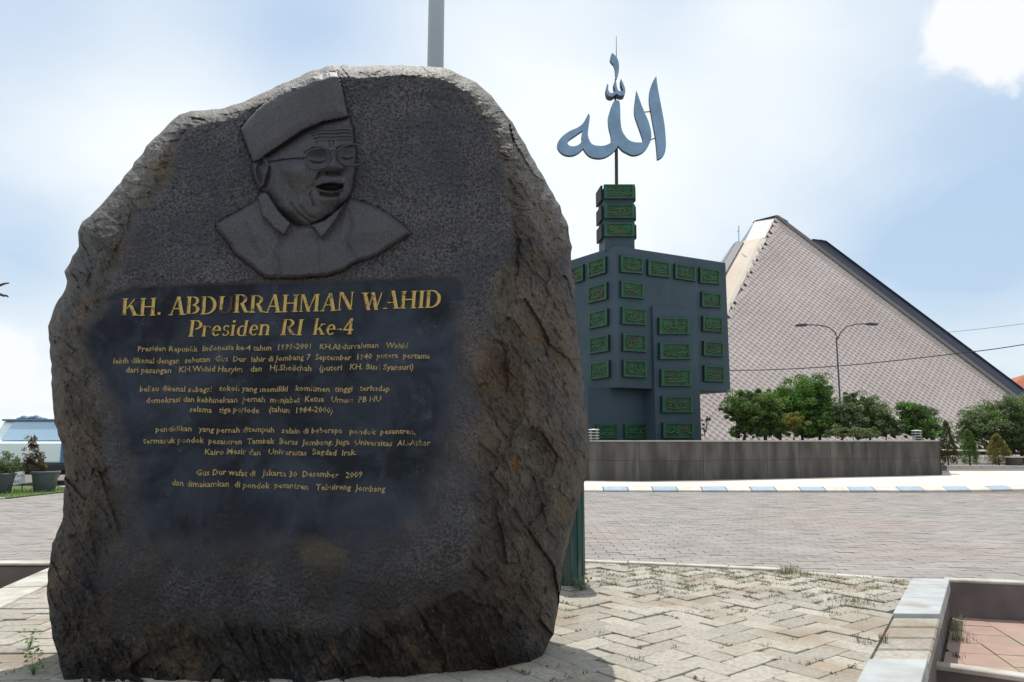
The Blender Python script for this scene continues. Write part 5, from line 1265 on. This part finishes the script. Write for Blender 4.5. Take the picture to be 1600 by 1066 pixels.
# ================================================================== LEFT BACKGROUND
# grass verge
m_blade = leaf_mat('grass_blade', (.10, .20, .03), (.17, .26, .05), .35)
m_turf = mat('turf', (.07, .11, .03), (.11, .14, .05), scale=5, rough=1)
m_bladed = leaf_mat('dry_weed_blade', (.10, .13, .035), (.22, .20, .09), .4)
GY0 = gr(50, 776, ZR).y
mb = MB(); g0 = gr(-260, 790, ZR); g1 = gr(10, 780, ZR); g2_ = gr(95, 770.5, ZR); g3 = gr(330, 762, ZR)
verge = [(g0.x, g0.y), (g1.x, g1.y), (g2_.x, g2_.y), (g3.x, g3.y), (g3.x + .5, 23.5), (-9, 25.0), (g0.x - 2, 26)]
mb.slab(verge, ZR - .1, ZR + .035); vg = mb.build('grass_verge', m_turf, kind='structure')
r = random.Random(5); mb = MB()
def blade(mb, x, y, z, h, w, r, lean=.5):
    a = r.uniform(0, 6.28); dx, dy = math.cos(a), math.sin(a); l = r.uniform(0, lean) * h; ca_, sa_ = -dy * w, dx * w
    p = Vector((x, y, z)); m_ = p + Vector((dx * l * .35, dy * l * .35, h * .6)); e = p + Vector((dx * l, dy * l, h * (1 - .25 * l / h)))
    mb.add([p + Vector((ca_, sa_, 0)), p - Vector((ca_, sa_, 0)), m_ - Vector((ca_, sa_, 0)) * .7, m_ + Vector((ca_, sa_, 0)) * .7, e], [(0, 1, 2, 3), (3, 2, 4)])
for _ in range(9000):
    x = r.uniform(-17, -6); y = r.uniform(g0.y - .5, 23)
    if inpoly(x, y, verge): blade(mb, x, y, ZR + .02, r.uniform(.06, .17) * (1.3 if x > -12.9 else .8), .008, r)
tag(mb.build('verge_grass', m_blade, kind='stuff', recalc=False), 'fresh green grass along the verge behind the potted plants', 'grass')
# pale edging under the verge
mb = MB(); e0 = gr(-120, 787, ZR); e1 = gr(14, 779.5, ZR)
ed = thing('verge_edging', 'pale concrete edging strip in front of the verge at the left edge', 'edging', (e1.x, e1.y, ZR)); kerbrun((e0.x, e0.y - .14, 0), (e1.x, e1.y - .14, 0), .12, .2, ZR + .05, ed, m_kerbw, step=1.0)

m_pot = mat('grey_pot', (.075, .088, .095), (.105, .118, .125), scale=4, rough=.6, bump=.15, bscale=30)
def pot(px0, px1, ptop, pbot, label, group='round grey plant pots on the verge'):
    b = gr((px0 + px1) / 2, pbot, ZR + .03); s = b.y / FPX; r1 = (px1 - px0) / 2 * s; h = (pbot - ptop) * s
    t = thing('plant_pot', label, 'plant pot', b, group); c = (b.x, b.y + r1 * .8, b.z)
    mb = MB(); mb.lathe([(0, 0), (r1 * .66, 0), (r1 * .70, .015), (r1 * .86, h * .80), (r1 * .90, h * .86), (r1 * .90, h * .90)], c, 28); mb.build('pot_body', m_pot, t, smooth=True)
    mb = MB(); mb.lathe([(r1 * .88, h * .90), (r1, h * .905), (r1, h * .985), (r1 * .96, h), (r1 * .88, h), (r1 * .86, h * .9)], c, 28); mb.build('pot_rim', m_kerbw if False else m_pot, t)
    mb = MB(); mb.lathe([(r1 * .875, h * .93), (0, h * .95)], c, 20); mb.build('potting_soil', m_soil, t)
    return Vector(c), r1, h
c1, r1, h1 = pot(37, 79, 738, 769, 'round grey plant pot in full view left of the boulder')
c2, r2, h2 = pot(-32, 9, 741, 772, 'grey plant pot cut by the left edge of the picture')
Yp = c1.y
def potted(name, label, c, h, blobs, lm, lm2, leaf, seed, dens=1, spread=.34):
    r = random.Random(seed); t = thing(name, label, 'potted plant', (c.x, c.y, c.z + h)); mb = MB(); mb2 = MB(); tm = MB()
    for (px, py, rx, ry) in blobs:
        cc = at(px, py, c.y); s = c.y / FPX
        for i in range(max(4, int(rx * ry / 10))):
            th = r.uniform(0, 6.28); q = r.uniform(.2, 1); zz_ = r.uniform(-1, 1)
            p = (cc.x + rx * s * q * math.cos(th) * math.sqrt(1 - zz_ * zz_ * .8), c.y + rx * s * q * math.sin(th) * .9, cc.z + ry * s * zz_)
            leaves(mb2 if r.random() < .4 else mb, p, (.07, .07, .07), int(16 * dens), leaf, r)
            if i % 2 == 0: tm.tube([(c.x + r.uniform(-.05, .05), c.y, c.z + h - .05), ((c.x + p[0]) / 2, c.y, (c.z + h + p[2]) / 2), p], [.014, .01, .005], 4, cap=False)
    mb.build('foliage', lm, t, recalc=False); mb2.build('foliage', lm2, t, recalc=False); tm.build('stem', m_bark, t, recalc=False)
potted('potted_shrub', 'dark red leaved shrub growing in the round grey pot left of the boulder', c1, h1, [(52, 692, 13, 11), (47, 708, 14, 12), (56, 722, 20, 13), (66, 728, 10, 8), (40, 726, 9, 9)], l_red, l_gold, .085, 31, dens=1.1)
potted('potted_shrub', 'pale green variegated bush spilling over the pot at the left edge', c2, h2, [(0, 724, 30, 16), (20, 728, 12, 10), (-20, 722, 20, 16)], l_pale, l_grey, .10, 32, dens=1.4)
# white notice board between the pots
nb = thing('notice_board', 'small tilted white notice board between the two grey plant pots', 'sign', tuple(gr(23, 768, ZR)))
m_board = mat('white_board', (.72, .76, .77), (.66, .70, .71), scale=5, rough=.6)
Yn = c1.y - .15
B4 = [(8.5, 740, Yn + .16), (37.5, 736, Yn + .16), (38.5, 755.5, Yn - .05), (10, 759.5, Yn - .05)]
mb = MB(); mb.prism([at(*p) for p in B4], (0, .025, 0)); brd = mb.build('board', m_board, nb)
m_ink = mat('faded_ink', (.06, .07, .08), rough=.8)
for body, (x0, y0, x1, y1), cap in (('KAWASAN WISATA', (11, 748.5, 36.5, 744.2), 3.6), ('RELIGI', (21.5, 754.5, 29.5, 753.2), 3.6)):
    me = text_mesh(body, .012); co = np.array([v.co[:] for v in me.vertices]); mxx = co[:, 0].max()
    for v in me.vertices:
        u = v.co.x / mxx; w = v.co.y / .7 * cap; yy = y0 + (y1 - y0) * u - w; v.co = at(x0 + (x1 - x0) * u, yy, Yn - .012 + .21 * ((757.5 - yy - (v.co.x / mxx) * 4) / 19.5) - .05)
    me.update(); me.materials.clear(); me.materials.append(m_ink); me.name = 'board_lettering'; link('board_lettering', me, brd)
for px in (14, 34):
    p = at(px, 750, Yn); mb = MB(); mb.tube([(p.x, Yn + .045, ZR), (p.x, Yn + .045, p.z)], .016, 6); mb.build('stake', m_dark, nb)

# parked vehicle behind the verge
YV = 25.5
m_vpaint = mat('pale_blue_white_paint', (.80, .88, .90), (.83, .90, .92), scale=.5, rough=.3, spec=.6)
m_vblue = mat('blue_trim', (.04, .17, .42), rough=.35, spec=.6)
m_wind = mat('windscreen_glass', (.36, .50, .62), (.42, .56, .68), scale=.6, rough=.30, spec=.5)
m_roofv = mat('blue_grey_roof', (.10, .16, .23), rough=.4)
m_tyre = mat('tyre', (.02, .02, .022), rough=.85)
vp = lambda px, py, Y=YV: at(px, py, Y)
vx0 = vp(-22, 700).x; vx1 = vp(126, 700).x; vh = vp(50, 655).z
van = thing('parked_van', 'pale blue and white van parked behind the potted plants, broad windscreen facing the road', 'van', ((vx0 + vx1) / 2, YV, ZR))
zsill = vp(50, 691).z; zbot = vp(50, 724).z
def prof(name, pts, x0, x1, m, bev=.03):                 # side profile (y, z) swept in x
    mb = MB(); mb.prism([Vector((x0, y, z)) for y, z in pts], (x1 - x0, 0, 0)); return mb.build(name, m, van, bevel=bev)
body = prof('van_body', [(YV, zbot), (YV - .03, zsill), (YV + .28, zsill + .02), (YV + .75, vh - .05), (YV + 4.3, vh - .05), (YV + 4.5, zbot)], vx0, vx1, m_vpaint, .05)
tb4 = [Vector((vx0 + .30, YV + .262, zsill + .06)), Vector((vx1 - .14, YV + .262, zsill + .06)), Vector((vx1 - .20, YV + .70, vh - .08)), Vector((vx0 + .44, YV + .70, vh - .08))]
mb = MB(); mb.prism(tb4, (0, -.03, .012)); mb.build('windscreen', m_wind, van)
mb = MB(); mb.slab([(vx0 + .02, YV + .62), (vx1 - .02, YV + .62), (vx1 - .02, YV + 4.3), (vx0 + .02, YV + 4.3)], vh - .048, vh + .02); rf = mb.build('van_roof', m_roofv, van, bevel=.02)
prof('bumper', [(YV - .10, zbot - .02), (YV - .10, zbot - .26), (YV + .3, zbot - .30), (YV + .3, zbot - .003)], vx0 - .02, vx1 + .02, m_dark, .03)
prof('chassis', [(YV + .35, zbot - .01), (YV + .35, zbot - .4), (YV + 4.2, zbot - .4), (YV + 4.2, zbot - .01)], vx0 + .1, vx1 - .1, m_dark, .02)
px_stripe = vp(97, 705).x
mb = MB(); mb.slab([(px_stripe - .03, YV - .045), (px_stripe + .10, YV - .045), (px_stripe + .10, YV + .02), (px_stripe - .03, YV + .02)], zbot + .03, zsill - .03); mb.build('corner_stripe', m_vblue, van, bevel=.01)
for xx in (vx0 + .28, vx1 - .62):
    mb = MB(); mb.slab([(xx, YV - .04), (xx + .34, YV - .04), (xx + .34, YV + .02), (xx, YV + .02)], zbot + .06, zbot + .24); mb.build('headlight', m_wind, van, bevel=.02)
for xx in (vx0 + .12, vx1 - .32):
    for yy in (YV + .9, YV + 3.5):
        mb = MB(); rr = .33; P = []; n = 18
        for k in range(2):
            for i in range(n): t = 6.2832 * i / n; P.append((xx + k * .2, yy + rr * math.cos(t), ZR + rr + rr * math.sin(t)))
        mb.add(P, [tuple(range(n)), tuple(range(2 * n - 1, n - 1, -1))] + [(i, (i + 1) % n, n + (i + 1) % n, n + i) for i in range(n)]); w_ = mb.build('wheel', m_tyre, van, bevel=.02)
# load on its roof
ld = thing('roof_bundle', 'low dark blue bundle tied on the roof of the pale blue van', 'bundle', tuple(vp(45, 654, YV + 1)))
mb = MB(); r = random.Random(8)
for k, (px, hh) in enumerate(((32, .06), (37, .12), (41, .10), (45, .08), (50, .11), (56, .13), (61, .09), (68, .05))):
    c = vp(px, 654, YV + 1); mb.lathe([(.10 + r.uniform(0, .05), 0), (.13, hh * .5), (.07, hh), (0, hh + .01)], (c.x, c.y, vh + .02), 9)
mb.build('bundle_cover', m_roofv, ld, kind='stuff')

# thin bare twigs reaching in at the left edge
tw = thing('bare_tree', 'bare twigs of a tree reaching in at the left edge of the sky', 'tree', tuple(gr(-160, 760, ZR)))
Yt = 20.0; b = gr(-160, 770, ZR); mb = MB()
mb.tube([(at(-160, 700, Yt).x, Yt, ZR), at(-150, 560, Yt), at(-120, 480, Yt)], [.16, .12, .07], 8); mb.build('trunk', m_bark, tw)
for pts in ([(-120, 480), (-60, 462), (0, 446), (7, 443.5), (14, 442.5)], [(-120, 480), (-60, 468), (0, 460), (6, 462.3), (11, 462.4), (13, 464.3)], [(-150, 560), (-110, 470), (-80, 400), (-60, 350)], [(-120, 480), (-170, 420), (-200, 360)]):
    mb = MB(); k = len(pts); mb.tube([at(x, y, Yt) for x, y in pts], [.05 * (1 - i / k) + .010 for i in range(k)], 5); mb.build('twig', m_bark, tw)

# far line of trees round the square
r = random.Random(77); mb = MB()
for k in range(420):
    a = R(-80 + 160 * k / 420 + r.uniform(-.2, .2)); d = 165 + r.uniform(-12, 12); hgt = 3.6 + 1.6 * mnoise.noise(Vector((k * .09, 2, 0)))
    leaves(mb, (d * math.sin(a), d * math.cos(a), hgt * .45), (2.6, 2.0, hgt * .5), 60, 1.0, r)
tag(mb.build('distant_trees', l_dark, kind='stuff', recalc=False), 'far low line of dark trees along the horizon', 'trees')

# ================================================================== WEEDS
def weed(px, py, z, n, h, label, m=m_bladed, spread=.05, seed=0, cat='weed', group=None, leafy=False):
    p = gr(px, py, z); r = random.Random(seed); mb = MB()
    for _ in range(n):
        if leafy:
            a = r.uniform(0, 6.28); q = r.uniform(.2, 1) * spread; hh = r.uniform(.2, 1) * h
            c = Vector((p.x + q * math.cos(a), p.y + q * math.sin(a), p.z + hh)); t = r.uniform(0, 6.28); u = Vector((math.cos(t), math.sin(t), r.uniform(-.3, .7))) * r.uniform(.018, .035); w = Vector((-u.y, u.x, 0)) * .35
            mb.face([c, c + u * .5 + w, c + u, c + u * .5 - w]); mb.add([(p.x, p.y, p.z), (p.x + .002, p.y, p.z), c], [(0, 1, 2)])
        else: blade(mb, p.x + r.gauss(0, spread * .5), p.y + r.gauss(0, spread * .5), p.z - .01, h * r.uniform(.35, 1.1), r.uniform(.0012, .0028), r, lean=.9)
    o = mb.build('weed', m, recalc=False); o.location = (0, 0, 0)
    return tag(o, label, cat, group)
weed(46, 1012, 0, 40, .12, 'leafy weed in a paver joint at the left, the farther of two', l_bright, .05, 1, leafy=True)
weed(52, 1056, 0, 60, .15, 'leafy weed in a paver joint at the lower left, the nearer of two', l_bright, .06, 2, leafy=True)
weed(25, 1052, 0, 14, .06, 'tiny dry tuft left of the nearer leafy weed', seed=3)
weed(905, 921, 0, 160, .10, 'mat of small green weeds at the foot of the dark green post', l_grey, .13, 4, leafy=True)
W = [(1232, 896, 170, .12, .13, 'weed tuft where the white forecourt kerb breaks off'), (1262, 900, 90, .08, .15, 'low weeds just right of the kerb break'), (1330, 941, 130, .07, .14, 'flattened yellowish weed patch near the grey coping slabs'),
     (1355, 946, 90, .06, .12, 'thin weed patch between the yellowish patch and the coping'), (1345, 1003, 26, .07, .04, 'small tuft on the forecourt beside the worn coping blocks'), (1382, 1002, 30, .09, .04, 'upright tuft against the worn coping blocks'),
     (996, 1032, 34, .05, .06, 'dark weed tuft on the forecourt nearest the foot of the boulder'), (1160, 955, 26, .06, .05, 'small tuft in the middle of the herringbone paving'), (1300, 962, 18, .04, .05, 'low tuft right of the middle of the herringbone paving'),
     (1072, 920, 24, .06, .10, 'sparse weeds in the reddish patch of paving'), (962, 915, 16, .12, .03, 'thin upright stalks right of the dark green post'), (1196, 1010, 14, .05, .04, 'small tuft in a joint in the centre of the right paving'),
     (1052, 1012, 12, .05, .05, 'wispy tuft in a joint near the boulder shadow'), (938, 990, 16, .05, .04, 'tiny tuft just right of the boulder'), (1240, 1000, 12, .05, .04, 'wispy tuft in a joint left of the small coping tuft'),
     (1016, 893, 18, .06, .05, 'tuft close in front of the white rear kerb, left of its middle'), (1108, 897, 20, .05, .12, 'low weeds along the white rear kerb right of its middle')]
for k, (px, py, n, h, sp_, lab) in enumerate(W): weed(px, py, 0, n, h, lab, seed=30 + k, spread=sp_)
weed(1492, 985, -.35, 60, .22, 'straggly weed in the corner of the sunken bed', l_grey, .07, 60)
weed(1500, 1000, -.35, 90, .12, 'yellowish clump on the pink paving of the sunken bed', m_bladed, .10, 61)
weed(1482, 950, -.30, 26, .30, 'tall curling weed against the inner wall of the sunken bed', l_grey, .04, 62)
weed(1497, 1026, -.35, 40, .05, 'brown dead clump beside the cross kerb of the sunken bed', m_bark, .05, 63)
# moss and tiny grass filling the joints
m_moss = leaf_mat('dry_moss', (.15, .13, .055), (.10, .12, .04), .5)
r = random.Random(12); mb = MB()
joints = []
for (x, y, rz) in [c for c in HERR]:
    c_, s_ = math.cos(rz), math.sin(rz)
    for _k in range(15):
        if r.random() < .5: u, v = r.uniform(-PL / 2, PL / 2), PW / 2 * r.choice((-1, 1))
        else: u, v = PL / 2 * r.choice((-1, 1)), r.uniform(-PW / 2, PW / 2)
        qx, qy = x + u * c_ - v * s_, y + u * s_ + v * c_
        if not infore(qx, qy, .03): continue
        back = max(0, min(1, (qy - 6.0) / 1.4)); dn = mnoise.noise(Vector((qx * 1.7, qy * 1.7, 3))) + .5 * mnoise.noise(Vector((qx * 5, qy * 5, 8)))
        if dn + back * .75 < .30: continue
        for _q in range(int(2 + 5 * back)):
            bx__, by__ = qx + r.gauss(0, .012 + .02 * back), qy + r.gauss(0, .012 + .02 * back)
            if r.random() < .6:
                w_ = r.uniform(.006, .014); t = r.uniform(0, 6.28); c0 = Vector((bx__, by__, r.uniform(.002, .012))); u_ = Vector((math.cos(t), math.sin(t), r.uniform(-.2, .5))) * w_; n_ = Vector((-u_.y, u_.x, .002)) * .6
                mb.face([c0 - u_, c0 + n_, c0 + u_, c0 - n_])
            else: blade(mb, bx__, by__, -.004, r.uniform(.010, .035), .0026, r, lean=1.3)
tag(mb.build('joint_grass', m_moss, kind='stuff', recalc=False), 'fine dry grass and moss growing in the paver joints', 'grass')
